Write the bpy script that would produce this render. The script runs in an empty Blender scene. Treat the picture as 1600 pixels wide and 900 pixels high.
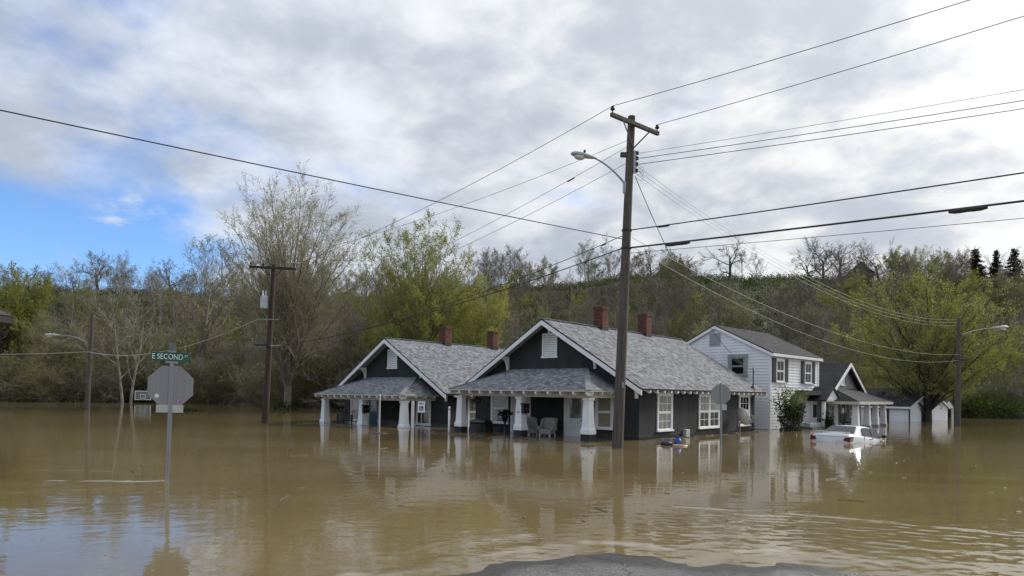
import bpy, math, random
import numpy as np
from mathutils import Vector, Matrix
R = math.radians
scene = bpy.context.scene
COL = scene.collection

# ------------------------------------------------------------------ camera
EYE = 1.8
cam_d = bpy.data.cameras.new('camera')
cam = bpy.data.objects.new('camera', cam_d); COL.objects.link(cam)
cam_d.sensor_width = 36.0
cam_d.lens = 36.0 * 1040.0 / 1600.0
cam_d.shift_y = 150.0 / 1600.0
cam_d.clip_start = 0.1; cam_d.clip_end = 4000.0
cam.matrix_world = Matrix.Translation((0, 0, EYE)) @ Matrix.Rotation(math.pi / 2 + 15 / 1040.0, 4, 'X') @ Matrix.Rotation(0.0152, 4, 'Z')
scene.camera = cam

# ------------------------------------------------------------------ light and exposure
SUN_AZ, SUN_EL = R(58), R(34)          # azimuth clockwise from +Y
SUN_DIR = Vector((math.sin(SUN_AZ) * math.cos(SUN_EL), math.cos(SUN_AZ) * math.cos(SUN_EL), math.sin(SUN_EL)))
sun_d = bpy.data.lights.new('sun', 'SUN'); sun = bpy.data.objects.new('sun', sun_d); COL.objects.link(sun)
sun_d.energy = 1.5; sun_d.angle = R(14); sun_d.color = (1.0, 0.95, 0.88)
sun.rotation_euler = SUN_DIR.to_track_quat('Z', 'Y').to_euler()
scene.view_settings.view_transform = 'Standard'
scene.view_settings.look = 'None'
scene.view_settings.gamma = 1.0
scene.view_settings.exposure = 1.12
scene.cycles.max_bounces = 6
scene.cycles.diffuse_bounces = 4
scene.cycles.glossy_bounces = 3

# ------------------------------------------------------------------ node helper
class NT:
    def __init__(s, tree): s.t = tree; s.n = tree.nodes; s.l = tree.links; s.n.clear()
    def new(s, kind, **kw):
        n = s.n.new(kind)
        for k, v in kw.items(): setattr(n, k, v)
        return n
    def put(s, sock, val):
        if hasattr(val, 'is_output'): s.l.new(val, sock)
        elif val is not None:
            try: sock.default_value = val
            except Exception: sock.default_value = (*val, 1.0)
    def math(s, op, a, b=None, c=None, clamp=False):
        n = s.new('ShaderNodeMath', operation=op, use_clamp=clamp)
        for i, x in enumerate((a, b, c)):
            if x is not None: s.put(n.inputs[i], x)
        return n.outputs[0]
    def vmath(s, op, a, b=None):
        n = s.new('ShaderNodeVectorMath', operation=op)
        s.put(n.inputs[0], a)
        if b is not None: s.put(n.inputs[1], b)
        return n.outputs['Value'] if op in ('DOT_PRODUCT', 'LENGTH') else n.outputs[0]
    def sstep(s, x, lo, hi, a=0.0, b=1.0):
        n = s.new('ShaderNodeMapRange', interpolation_type='SMOOTHSTEP')
        s.put(n.inputs[0], x); s.put(n.inputs[1], lo); s.put(n.inputs[2], hi); s.put(n.inputs[3], a); s.put(n.inputs[4], b)
        return n.outputs[0]
    def noise(s, vec, scale, detail=4, rough=0.55, dist=0.0):
        n = s.new('ShaderNodeTexNoise')
        if vec is not None: s.l.new(vec, n.inputs['Vector'])
        n.inputs['Scale'].default_value = scale; n.inputs['Detail'].default_value = detail
        n.inputs['Roughness'].default_value = rough; n.inputs['Distortion'].default_value = dist
        return n.outputs['Fac']
    def mix(s, f, a, b, mode='MIX'):
        n = s.new('ShaderNodeMix', data_type='RGBA', blend_type=mode)
        s.put(n.inputs[0], f); s.put(n.inputs[6], a); s.put(n.inputs[7], b)
        return n.outputs[2]
    def comb(s, x, y, z):
        n = s.new('ShaderNodeCombineXYZ'); s.put(n.inputs[0], x); s.put(n.inputs[1], y); s.put(n.inputs[2], z); return n.outputs[0]
    def sep(s, v):
        n = s.new('ShaderNodeSeparateXYZ'); s.l.new(v, n.inputs[0]); return n.outputs

# ------------------------------------------------------------------ sky
world = bpy.data.worlds.new('World'); scene.world = world; world.use_nodes = True
w = NT(world.node_tree)
sky = w.new('ShaderNodeTexSky', sky_type='NISHITA', sun_disc=False)
sky.sun_elevation = SUN_EL; sky.sun_rotation = SUN_AZ
sky.air_density = 1.0; sky.dust_density = 0.3; sky.ozone_density = 2.5; sky.altitude = 200
dirv = w.new('ShaderNodeTexCoord').outputs['Generated']
dx, dy, dz = w.sep(dirv)
up = w.math('MAXIMUM', dz, 0.0)
den = w.math('ADD', up, 0.30)
cp = w.comb(w.math('DIVIDE', dx, den), w.math('DIVIDE', dy, den), 0.0)
warp = w.vmath('ADD', cp, (3.7, 1.9, 0.0))
n1 = w.noise(warp, 2.1, 7, 0.54, 0.25)
n2 = w.noise(w.vmath('ADD', cp, (11.3, -4.1, 2.0)), 2.3, 6, 0.52, 0.2)
n3 = w.noise(w.vmath('ADD', cp, (-6.3, 8.1, 5.0)), 6.0, 6, 0.55, 0.25)
# the cloud sheet thins out to open sky low in the west (left of the view)
def dirvec(az, el): return (math.sin(R(az)) * math.cos(R(el)), math.cos(R(az)) * math.cos(R(el)), math.sin(R(el)))
gap = w.sstep(w.vmath('DOT_PRODUCT', dirv, dirvec(-50, 3)), math.cos(R(32)), math.cos(R(18)))
lowgap = w.sstep(dz, 0.18, 0.34, 1.0, 0.15)
gap = w.math('MULTIPLY', gap, lowgap)
wisp = w.noise(w.vmath('MULTIPLY', cp, (1.0, 1.0, 1.0)), 4.5, 6, 0.6, 0.6)
gap = w.math('MULTIPLY', gap, w.sstep(wisp, 0.30, 0.52, 0.45, 1.0))
dens = w.math('SUBTRACT', n1, w.math('MULTIPLY', gap, 0.42))
sd0 = w.math('MAXIMUM', w.vmath('DOT_PRODUCT', dirv, tuple(SUN_DIR)), 0.0)
dens = w.math('ADD', dens, w.sstep(sd0, 0.45, 0.90, -0.03, 0.16))
cover = w.sstep(dens, 0.16, 0.48)
cover = w.math('MULTIPLY', cover, 0.97)
shade = w.sstep(w.math('ADD', w.math('MULTIPLY', n2, 0.6), w.math('MULTIPLY', n3, 0.4)), 0.38, 0.62, 0.72, 1.14)
sd = w.math('MAXIMUM', w.vmath('DOT_PRODUCT', dirv, tuple(SUN_DIR)), 0.0)
glow = w.math('ADD', w.math('MULTIPLY', w.math('POWER', sd, 6.0), 0.34), w.math('MULTIPLY', w.math('POWER', sd, 40.0), 0.6))
lift = w.math('ADD', w.math('MULTIPLY', up, 0.45), 0.92)
lum = w.math('MULTIPLY', w.math('MULTIPLY', shade, lift), w.math('ADD', glow, 0.92))
ccol = w.mix(w.math('MULTIPLY', w.math('ADD', w.math('POWER', sd, 1.4), 0.25), w.sstep(shade, 0.70, 1.05, 0.45, 1.0), clamp=True), (0.80, 0.90, 1.07, 1), (1.0, 1.0, 0.985, 1))
cl = w.vmath('SCALE', ccol); cl.node.inputs[3].default_value = 4.1
w.l.new(w.math('MULTIPLY', lum, 3.90), cl.node.inputs[3])
skyc = w.mix(1.0, sky.outputs[0], (0.55, 0.70, 0.92, 1), 'MULTIPLY')
bgcol = w.mix(cover, skyc, cl)
bg = w.new('ShaderNodeBackground'); w.l.new(bgcol, bg.inputs[0]); bg.inputs[1].default_value = 0.10
wo = w.new('ShaderNodeOutputWorld'); w.l.new(bg.outputs[0], wo.inputs[0])

# ------------------------------------------------------------------ materials
MATS = {}
def mat(name, color, rough=0.7, var=0.15, vscale=3.0, bump=0.0, bscale=20.0, metal=0.0, coat=0.0, spec=0.5, attr=None, color2=None, stretch=None, coord='Object'):
    """procedural principled material: base colour with noise variation, optional vertex-colour tint and bump"""
    if name in MATS: return MATS[name]
    m = bpy.data.materials.new(name); m.use_nodes = True
    t = NT(m.node_tree)
    out = t.new('ShaderNodeOutputMaterial'); b = t.new('ShaderNodeBsdfPrincipled'); t.l.new(b.outputs[0], out.inputs[0])
    vec = t.new('ShaderNodeTexCoord').outputs[coord]
    if stretch:
        mp = t.new('ShaderNodeMapping'); t.l.new(vec, mp.inputs[0]); mp.inputs['Scale'].default_value = stretch; vec = mp.outputs[0]
    nf = t.noise(vec, vscale, 5, 0.6)
    f = t.sstep(nf, 0.3, 0.7)
    c2 = color2 if color2 else tuple(min(1, c * (1 + var)) for c in color)
    c1 = color if color2 else tuple(c * (1 - var) for c in color)
    c = t.mix(f, (*c1, 1), (*c2, 1))
    if attr:
        a = t.new('ShaderNodeAttribute', attribute_name=attr)
        c = t.mix(1.0, c, a.outputs['Color'], 'MULTIPLY')
    t.l.new(c, b.inputs['Base Color'])
    b.inputs['Roughness'].default_value = rough; b.inputs['Metallic'].default_value = metal
    b.inputs['Specular IOR Level'].default_value = spec
    b.inputs['Coat Weight'].default_value = coat; b.inputs['Coat Roughness'].default_value = 0.03
    if bump:
        bn = t.new('ShaderNodeBump'); t.l.new(t.noise(vec, bscale, 4, 0.6), bn.inputs['Height'])
        bn.inputs['Strength'].default_value = 1.0; bn.inputs['Distance'].default_value = bump
        t.l.new(bn.outputs[0], b.inputs['Normal'])
    MATS[name] = m
    return m
def leafmat(name, color, color2, trans=0.35, vscale=0.5):
    if name in MATS: return MATS[name]
    m = bpy.data.materials.new(name); m.use_nodes = True; t = NT(m.node_tree)
    out = t.new('ShaderNodeOutputMaterial')
    vec = t.new('ShaderNodeTexCoord').outputs['Object']
    oi = t.new('ShaderNodeObjectInfo')
    f = t.sstep(t.math('ADD', t.math('MULTIPLY', t.noise(vec, vscale, 4, 0.6), 0.7), t.math('MULTIPLY', oi.outputs['Random'], 0.3)), 0.3, 0.72)
    c = t.mix(f, (*color, 1), (*color2, 1))
    d = t.new('ShaderNodeBsdfDiffuse'); tr = t.new('ShaderNodeBsdfTranslucent'); mx = t.new('ShaderNodeMixShader')
    t.l.new(c, d.inputs[0]); t.l.new(c, tr.inputs[0]); mx.inputs[0].default_value = trans
    t.l.new(d.outputs[0], mx.inputs[1]); t.l.new(tr.outputs[0], mx.inputs[2]); t.l.new(mx.outputs[0], out.inputs[0])
    MATS[name] = m; return m
def glass(name, base, rough=0.04):
    return mat(name, base, rough, 0.25, 2.0, coat=1.0, spec=0.6)

# ------------------------------------------------------------------ mesh builder
class MB:
    def __init__(s, T=None): s.v = []; s.f = []; s.T = T or Matrix()
    def add(s, vs, fs):
        k = len(s.v); s.v.extend(s.T @ Vector(p) for p in vs); s.f.extend([tuple(i + k for i in q) for q in fs]); return s
    def box(s, x0, x1, y0, y1, z0, z1):
        return s.add([(x0,y0,z0),(x1,y0,z0),(x1,y1,z0),(x0,y1,z0),(x0,y0,z1),(x1,y0,z1),(x1,y1,z1),(x0,y1,z1)],
                     [(0,3,2,1),(4,5,6,7),(0,1,5,4),(1,2,6,5),(2,3,7,6),(3,0,4,7)])
    def hexa(s, pts):   # 8 points: bottom ring then top ring
        return s.add(pts, [(0,3,2,1),(4,5,6,7),(0,1,5,4),(1,2,6,5),(2,3,7,6),(3,0,4,7)])
    def frustum(s, cx, cy, z0, z1, w0, w1, d0=None, d1=None):
        d0 = d0 or w0; d1 = d1 or w1
        return s.hexa([(cx-w0/2,cy-d0/2,z0),(cx+w0/2,cy-d0/2,z0),(cx+w0/2,cy+d0/2,z0),(cx-w0/2,cy+d0/2,z0),
                       (cx-w1/2,cy-d1/2,z1),(cx+w1/2,cy-d1/2,z1),(cx+w1/2,cy+d1/2,z1),(cx-w1/2,cy+d1/2,z1)])
    def prism(s, poly, axis, a0, a1):
        """polygon in the plane across `axis`, extruded from a0 to a1; axis 'x': poly is (y,z); 'y': (x,z); 'z': (x,y)"""
        n = len(poly)
        def P(q, a): return (a, q[0], q[1]) if axis == 'x' else (q[0], a, q[1]) if axis == 'y' else (q[0], q[1], a)
        vs = [P(q, a0) for q in poly] + [P(q, a1) for q in poly]
        return s.add(vs, [tuple(range(n))[::-1], tuple(range(n, 2*n))] + [(i, (i+1) % n, n + (i+1) % n, n + i) for i in range(n)])
    def tube(s, pts, radii, n=8, cap=True):
        pts = [Vector(p) for p in pts]
        if not hasattr(radii, '__len__'): radii = [radii] * len(pts)
        vs = []; fs = []
        ref = None
        for i, p in enumerate(pts):
            d = (pts[min(i+1, len(pts)-1)] - pts[max(i-1, 0)]).normalized()
            if ref is None: ref = d.orthogonal().normalized()
            ref = (ref - d * ref.dot(d)).normalized(); b = d.cross(ref)
            for k in range(n):
                a = 2 * math.pi * k / n
                vs.append(p + (ref * math.cos(a) + b * math.sin(a)) * radii[i])
        for i in range(len(pts) - 1):
            for k in range(n):
                k2 = (k + 1) % n
                fs.append((i*n+k, i*n+k2, (i+1)*n+k2, (i+1)*n+k))
        if cap: fs.append(tuple(range(n))[::-1]); fs.append(tuple(range((len(pts)-1)*n, len(pts)*n)))
        return s.add(vs, fs)
    def lathe(s, prof, cx=0, cy=0, n=12):
        vs = []; fs = []
        for (r, z) in prof:
            for k in range(n):
                a = 2*math.pi*k/n; vs.append((cx + r*math.cos(a), cy + r*math.sin(a), z))
        for i in range(len(prof)-1):
            for k in range(n): fs.append((i*n+k, i*n+(k+1) % n, (i+1)*n+(k+1) % n, (i+1)*n+k))
        fs.append(tuple(range(n))[::-1]); fs.append(tuple(range((len(prof)-1)*n, len(prof)*n)))
        return s.add(vs, fs)
    def bar(s, p, q, w, h=None):
        """box beam from p to q"""
        p = Vector(p); q = Vector(q); h = h or w; d = (q - p).normalized()
        sx = d.cross(Vector((0, 0, 1)))
        sx = Vector((1, 0, 0)) if sx.length < 1e-4 else sx.normalized()
        sz = sx.cross(d).normalized()
        o = [(-w/2, -h/2), (w/2, -h/2), (w/2, h/2), (-w/2, h/2)]
        return s.hexa([p + sx*a + sz*b for a, b in o] + [q + sx*a + sz*b for a, b in o])
    def build(s, name, m, parent=None, smooth=False, bevel=0.0, kind=None):
        me = bpy.data.meshes.new(name); me.from_pydata([tuple(p) for p in s.v], [], s.f); me.update()
        if smooth: me.polygons.foreach_set('use_smooth', [True]*len(me.polygons))
        return link(name, me, m, parent, bevel, kind)
def link(name, me, m, parent=None, bevel=0.0, kind=None):
    o = bpy.data.objects.new(name, me); COL.objects.link(o)
    if m and not me.materials: me.materials.append(m)
    if parent: o.parent = parent
    if bevel:
        b = o.modifiers.new('bevel', 'BEVEL'); b.width = bevel; b.segments = 2; b.limit_method = 'ANGLE'
    if kind: o['kind'] = kind
    return o
def thing(name, label, cat, loc=(0,0,0), rz=0.0, group=None):
    o = bpy.data.objects.new(name, None); COL.objects.link(o); o.empty_display_size = 0.2
    o.location = loc; o.rotation_euler = (0, 0, rz)
    return tag(o, label, cat, group)
def tag(o, label, cat, group=None):
    o['label'] = label; o['category'] = cat
    if group: o['group'] = group
    return o
def copy_tree(o, parent=None):
    c = o.copy(); COL.objects.link(c); c.parent = parent
    for ch in o.children: copy_tree(ch, c)
    return c
def npmesh(name, verts, faces, cols=None, smooth=False):
    """fast quad/tri mesh from numpy arrays; cols = per-face RGB"""
    verts = np.asarray(verts, np.float32); faces = np.asarray(faces, np.int32)
    me = bpy.data.meshes.new(name); nf, k = faces.shape
    me.vertices.add(len(verts)); me.vertices.foreach_set('co', verts.ravel())
    me.loops.add(nf*k); me.loops.foreach_set('vertex_index', faces.ravel())
    me.polygons.add(nf); me.polygons.foreach_set('loop_start', np.arange(0, nf*k, k, dtype=np.int32))
    if smooth: me.polygons.foreach_set('use_smooth', np.ones(nf, bool))
    me.update(calc_edges=True)
    if cols is not None:
        ca = me.color_attributes.new('tint', 'FLOAT_COLOR', 'CORNER')
        c4 = np.ones((nf, k, 4), np.float32); c4[:, :, :3] = np.asarray(cols, np.float32)[:, None, :]
        ca.data.foreach_set('color', c4.ravel())
    return me

# ------------------------------------------------------------------ ground, hill and water
rng = np.random.default_rng(7)
def vnoise(x, y, seed=0):
    """smooth value noise, vectorised"""
    x = np.asarray(x, float); y = np.asarray(y, float)
    xi = np.floor(x).astype(np.int64); yi = np.floor(y).astype(np.int64); fx = x - xi; fy = y - yi
    fx = fx*fx*(3-2*fx); fy = fy*fy*(3-2*fy)
    def h(a, b):
        n = (a * 374761393 + b * 668265263 + seed * 974711) & 0x7fffffff
        n = ((n ^ (n >> 13)) * 1274126177) & 0x7fffffff
        return ((n ^ (n >> 16)) & 0xffff) / 65535.0
    return (h(xi, yi)*(1-fx) + h(xi+1, yi)*fx)*(1-fy) + (h(xi, yi+1)*(1-fx) + h(xi+1, yi+1)*fx)*fy
def fbm(x, y, seed=0, o=4):
    s = 0; a = 0.5; t = 0
    for i in range(o):
        s = s + a*vnoise(x*2**i, y*2**i, seed+i); t += a; a *= 0.5
    return s/t
def sm(x, a, b):
    t = np.clip((np.asarray(x, float)-a)/(b-a), 0, 1); return t*t*(3-2*t)
def shore_y(X): return 72.0 + 3.0*np.sin(np.asarray(X)*0.05 + 1.0) + 2.0*np.sin(np.asarray(X)*0.13) + 6.0*sm(X, 20, 70) + 15*sm(-np.asarray(X), 16, 44)
def ridge_h(X): return 27.5 + 3.6*sm(X, -40, 60) + 1.2*np.sin(np.asarray(X)*0.03)
def hill_z(X, Y):
    s = shore_y(X)
    t = np.clip((Y - s - 6)/90.0, 0, 1)
    prof = 0.35*t + 0.65*(t*t*(3-2*t))
    z = ridge_h(X)*prof + 0.02*np.maximum(Y - s - 96, 0)
    z = z + (fbm(X*0.06, Y*0.06, 3) - 0.5)*5.0*sm(t, 0.03, 0.3)*(1-0.7*sm(t, 0.85, 1.0))
    bank = (Y - s)*0.06
    return np.where(Y > s, np.maximum(bank, 0)*(1-sm(Y-s, 6, 20)) + z, np.maximum((Y - s)*0.12, -1.1))
def road_z(X, Y):
    e = 7.45 + 0.16*np.sin(X*2.1+0.4) + 0.22*(fbm(X*0.9, Y*0.9, 11) - 0.5)*2
    z = 0.019*(e - Y) - 0.0030*(X-1.5)**2
    z = np.where(Y < 3, z - 0.0, z)
    return np.clip(z, -1.1, 0.22) + (fbm(X*2.5, Y*2.5, 21) - 0.5)*0.012
def ground_z(X, Y):
    return np.where(Y < 40, road_z(X, np.maximum(Y, -8)), hill_z(X, Y))
def axis(parts):
    a = [np.arange(p, q, d) for p, q, d in parts]; return np.concatenate(a + [[parts[-1][1]]])
def sheet(name, xs, ys, zf, mask=None):
    X, Y = np.meshgrid(xs, ys); Z = zf(X, Y)
    v = np.stack([X, Y, Z], -1).reshape(-1, 3); nx = len(xs)
    i = (np.arange(len(ys)-1)[:, None]*nx + np.arange(nx-1)[None, :]).ravel()
    f = np.stack([i, i+1, i+1+nx, i+nx], -1)
    return npmesh(name, v, f, smooth=True), X, Y
# terrain: one sheet from behind the camera to beyond the ridge
gx = axis([(-620, -120, 25), (-120, -8, 3.0), (-8, 11, 0.12), (11, 140, 3.0), (140, 620, 25)])
gy = axis([(-120, 0, 8), (0, 10, 0.10), (10, 40, 3), (40, 190, 2.5), (190, 700, 30)])
gme, GX, GY = sheet('ground', gx, gy, ground_z)
gm = bpy.data.materials.new('terrain'); gm.use_nodes = True; t = NT(gm.node_tree)
out = t.new('ShaderNodeOutputMaterial'); b = t.new('ShaderNodeBsdfPrincipled'); t.l.new(b.outputs[0], out.inputs[0])
pos = t.new('ShaderNodeNewGeometry').outputs['Position']; px, py, pz = t.sep(pos)
agg = t.noise(pos, 42.0, 4, 0.8); agg2 = t.noise(pos, 1.3, 4, 0.6)
vor = t.new('ShaderNodeTexVoronoi', feature='F1'); t.l.new(pos, vor.inputs['Vector']); vor.inputs['Scale'].default_value = 95.0
asp = t.mix(t.sstep(agg, 0.40, 0.64), (0.045, 0.045, 0.046, 1), (0.26, 0.256, 0.25, 1))
asp = t.mix(t.math('MULTIPLY', t.sstep(agg2, 0.35, 0.7), 0.5), asp, (0.12, 0.118, 0.115, 1))
# cracks
crk = t.new('ShaderNodeTexVoronoi', feature='DISTANCE_TO_EDGE'); crk.inputs['Scale'].default_value = 0.62
cwv = t.new('ShaderNodeTexNoise'); t.l.new(pos, cwv.inputs['Vector']); cwv.inputs['Scale'].default_value = 2.5
t.l.new(t.vmath('ADD', pos, t.vmath('MULTIPLY', cwv.outputs['Color'], (0.5, 0.5, 0.0))), crk.inputs['Vector'])
crack = t.sstep(crk.outputs['Distance'], 0.0015, 0.007, 1.0, 0.0)
asp = t.mix(crack, asp, (0.02, 0.02, 0.019, 1))
wet = t.sstep(t.math('ADD', pz, t.math('MULTIPLY', t.math('SUBTRACT', agg2, 0.5), 0.02)), 0.004, 0.020, 1.0, 0.0)
asp = t.mix(t.math('MULTIPLY', wet, 0.75), asp, (0.04, 0.036, 0.028, 1))
soil = t.mix(t.sstep(t.noise(pos, 0.11, 6, 0.65), 0.40, 0.62), (0.085, 0.068, 0.042, 1), (0.042, 0.062, 0.020, 1))
soil = t.mix(t.sstep(t.noise(pos, 1.6, 5, 0.7), 0.35, 0.7), soil, (0.055, 0.045, 0.03, 1))
far = t.sstep(py, 38.0, 42.0)
t.l.new(t.mix(far, asp, soil), b.inputs['Base Color'])
t.l.new(t.math('ADD', t.math('MULTIPLY', wet, -0.68), 0.85), b.inputs['Roughness'])
bn = t.new('ShaderNodeBump'); bn.inputs['Distance'].default_value = 0.006
t.l.new(t.math('SUBTRACT', vor.outputs['Distance'], t.math('MULTIPLY', crack, 2.0)), bn.inputs['Height']); t.l.new(bn.outputs[0], b.inputs['Normal'])
g = link('ground', gme, gm); g['kind'] = 'structure'

# water: one sheet, finely divided near the camera where ripples are real relief
wx = axis([(-500, -100, 20), (-100, -11, 2.0), (-11, 12, 0.055), (12, 100, 2.0), (100, 500, 20)])
wy = axis([(-100, 4, 8), (4, 15, 0.05), (15, 60, 0.6), (60, 110, 1.5)])
def line_d(X, Y, p, q):
    p = np.array(p); q = np.array(q); d = q-p; L = np.hypot(*d); d = d/L
    s = (X-p[0])*d[0] + (Y-p[1])*d[1]; n = -(X-p[0])*d[1] + (Y-p[1])*d[0]; return s/L, n
def water_z(X, Y):
    near = sm(Y, 15, 9)*sm(np.abs(X), 11.5, 9.5)
    depth = -road_z(X, Y)
    near = np.where(Y > 3.9, near, 0)
    wig = (fbm(X*0.8, Y*0.8, 31)-0.5)
    # wave fronts curling along the flooded edge of the road
    dd = depth + 0.010*wig
    z = 0.010*np.exp(-((dd-0.011)/0.003)**2)*sm(fbm(X*0.7, Y*0.7, 41), 0.35, 0.6)*.4 + 0.002*np.exp(-((dd-0.028)/0.004)**2)*sm(fbm(X*0.9, Y*0.9, 47), 0.4, 0.62)
    # standing ripple where the current crosses the kerb on the right
    s, n = line_d(X, Y, (2.6, 10.9), (7.2, 8.9)); n = n + 0.35*(fbm(X*0.6, Y*0.6, 51)-0.5) - 0.25*np.sin(s*3.1)
    on = sm(s, -0.06, 0.05)*sm(s, 1.6, 1.2)
    z = z + on*(0.009*np.exp(-(n/0.07)**2)*sm(fbm(X*1.3, Y*1.3, 59), 0.3, 0.6) + 0.0028*np.sin(n*23 + 16*wig + 5*fbm(X*1.7, Y*1.7, 53))*np.exp(-np.abs(n+0.4)/0.7)*(n < 0.1)*sm(fbm(X*1.1, Y*1.1, 57), 0.35, 0.6))
    chop = 0.0030*(fbm(X*2.6 + wig*2, Y*4.6, 61, 3)-0.5) + 0.0042*(fbm(X*7 + wig*3, Y*11, 67, 2)-0.5)
    zone = sm(X + 0.25*(Y-8), 1.0, 3.0)*sm(Y, 11.2, 9.8) + 0.18
    return near*(z + chop*np.clip(zone, 0, 1)*1.5)
wme, WX, WY = sheet('water', wx, wy, water_z)
# foam, floating scum: per-vertex attribute with shapes of its own
depth = -road_z(WX, WY); wig = (fbm(WX*0.8, WY*0.8, 31)-0.5); dd = depth + 0.010*wig
foam = np.exp(-((dd-0.013)/0.0016)**2)*sm(fbm(WX*1.6, WY*1.6, 41), 0.45, 0.62)*0.30 + 0.10*np.exp(-((dd-0.030)/0.0012)**2)*sm(fbm(WX*0.9, WY*0.9, 47), 0.5, 0.62)
s_, n_ = line_d(WX, WY, (2.6, 10.9), (7.2, 8.9)); n_ = n_ + 0.35*(fbm(WX*0.6, WY*0.6, 51)-0.5) - 0.25*np.sin(s_*3.1)
foam += 0.3*np.exp(-((n_-0.02)/0.03)**2)*sm(s_, -0.06, 0.05)*sm(s_, 1.6, 1.2)*sm(fbm(WX*2.0, WY*2.0, 71), 0.42, 0.62)
for (p, q, wd, st) in [((-8.9, 12.75), (-6.75, 13.0), 0.11, 0.40), ((-10.6, 14.2), (-8.6, 14.3), 0.05, 0.2)]:
    s2, n2_ = line_d(WX, WY, p, q); n2_ = n2_ + 0.4*(fbm(WX*1.4, WY*1.4, 81)-0.5)
    foam += st*np.exp(-(n2_/(wd*(0.3+s2)))**2)*(s2 > 0)*(s2 < 1.02)*sm(fbm(WX*3, WY*3, 77), 0.2, 0.55)
foam = np.where((WY > 4.2) & (WY < 15.5) & (np.abs(WX) < 11.4), np.clip(foam, 0, 1), 0)
fa = wme.attributes.new('foam', 'FLOAT', 'POINT'); fa.data.foreach_set('value', foam.ravel().astype(np.float32))
wm = bpy.data.materials.new('flood_water'); wm.use_nodes = True; t = NT(wm.node_tree)
out = t.new('ShaderNodeOutputMaterial'); b = t.new('ShaderNodeBsdfPrincipled'); t.l.new(b.outputs[0], out.inputs[0])
pos = t.new('ShaderNodeNewGeometry').outputs['Position']; px, py, pz = t.sep(pos)
mpm = t.new('ShaderNodeMapping'); t.l.new(pos, mpm.inputs[0]); mpm.inputs['Scale'].default_value = (0.35, 1.0, 1.0); mpm.inputs['Rotation'].default_value = (0, 0, R(14))
mud = t.mix(t.sstep(t.noise(mpm.outputs[0], 0.16, 7, 0.65, 0.9), 0.35, 0.65), (0.150, 0.112, 0.050, 1), (0.190, 0.145, 0.070, 1))
fo = t.new('ShaderNodeAttribute', attribute_name='foam').outputs['Fac']
t.l.new(t.mix(fo, mud, (0.72, 0.68, 0.6, 1)), b.inputs['Base Color'])
b.inputs['IOR'].default_value = 1.33
t.l.new(t.math('ADD', t.math('MULTIPLY', fo, 0.5), 0.03), b.inputs['Roughness'])
mp = t.new('ShaderNodeMapping'); t.l.new(pos, mp.inputs[0]); mp.inputs['Scale'].default_value = (1.0, 1.5, 1.0); mp.inputs['Rotation'].default_value = (0, 0, R(-12))
h = t.math('MULTIPLY', t.noise(mp.outputs[0], 0.55, 3, 0.5), 0.65)
h = t.math('ADD', h, t.math('MULTIPLY', t.noise(mp.outputs[0], 2.4, 3, 0.55, 0.3), 0.22))
patch = t.sstep(t.noise(pos, 0.16, 3, 0.5, 0.6), 0.44, 0.62, 0.25, 1.0)
h = t.math('ADD', h, t.math('MULTIPLY', t.math('MULTIPLY', t.noise(mp.outputs[0], 7.5, 2, 0.5), patch), 0.13))
bn = t.new('ShaderNodeBump'); bn.inputs['Distance'].default_value = 0.013; bn.inputs['Strength'].default_value = 1.0
t.l.new(h, bn.inputs['Height']); t.l.new(bn.outputs[0], b.inputs['Normal'])
wo_ = link('water', wme, wm); wo_['kind'] = 'structure'

# ------------------------------------------------------------------ shared materials
def wet_wall(name, c1, c2, wet_c, silt_c):
    m = bpy.data.materials.new(name); m.use_nodes = True; t = NT(m.node_tree); MATS[name] = m
    out = t.new('ShaderNodeOutputMaterial'); b = t.new('ShaderNodeBsdfPrincipled'); t.l.new(b.outputs[0], out.inputs[0])
    pos = t.new('ShaderNodeNewGeometry').outputs['Position']; z = t.sep(pos)[2]
    mp = t.new('ShaderNodeMapping'); t.l.new(pos, mp.inputs[0]); mp.inputs['Scale'].default_value = (1, 1, .25)
    c = t.mix(t.sstep(t.noise(mp.outputs[0], 1.6, 6, .65), .35, .68), (*c1, 1), (*c2, 1))
    edge = t.math('ADD', z, t.math('MULTIPLY', t.math('SUBTRACT', t.noise(pos, 2.0, 4, .6), .5), .12))
    c = t.mix(t.sstep(edge, .16, .24, .55, 0), c, (*silt_c, 1)); c = t.mix(t.sstep(edge, .10, .17, .9, 0), c, (*wet_c, 1))
    t.l.new(c, b.inputs['Base Color']); t.l.new(t.sstep(edge, .10, .2, .35, .92), b.inputs['Roughness'])
    bn = t.new('ShaderNodeBump'); bn.inputs['Distance'].default_value = .006; t.l.new(t.noise(pos, 38, 4, .65), bn.inputs['Height']); t.l.new(bn.outputs[0], b.inputs['Normal'])
    return m
M_WALL = wet_wall('charcoal_stucco', (.024, .026, .027), (.040, .042, .042), (.012, .012, .011), (.060, .054, .042))
M_WHITE = mat('white_paint', (0.80, 0.81, 0.81), 0.5, 0.06, 2.0, 0.001, 30)
M_BEIGE = mat('cream_trim_paint', (0.52, 0.50, 0.42), 0.6, 0.10, 2.5)
M_SHING = mat('grey_shingle', (0.215, 0.223, 0.236), 0.9, 0.06, 0.5, 0.004, 60, attr='tint')
M_CAP = mat('grey_cap_shingle', (0.215, 0.223, 0.235), 0.9, 0.22, 9.0, 0.004, 60)
M_ROOFEDGE = mat('dark_roof_edge', (0.025, 0.025, 0.028), 0.7)
M_SOFFIT = mat('grey_soffit_paint', (0.30, 0.30, 0.29), 0.8)
M_TEAL = mat('teal_paint', (0.03, 0.12, 0.16), 0.5, 0.2)
M_DARKBASE = mat('dark_plinth_paint', (0.022, 0.026, 0.028), 0.7, 0.2)
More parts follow.
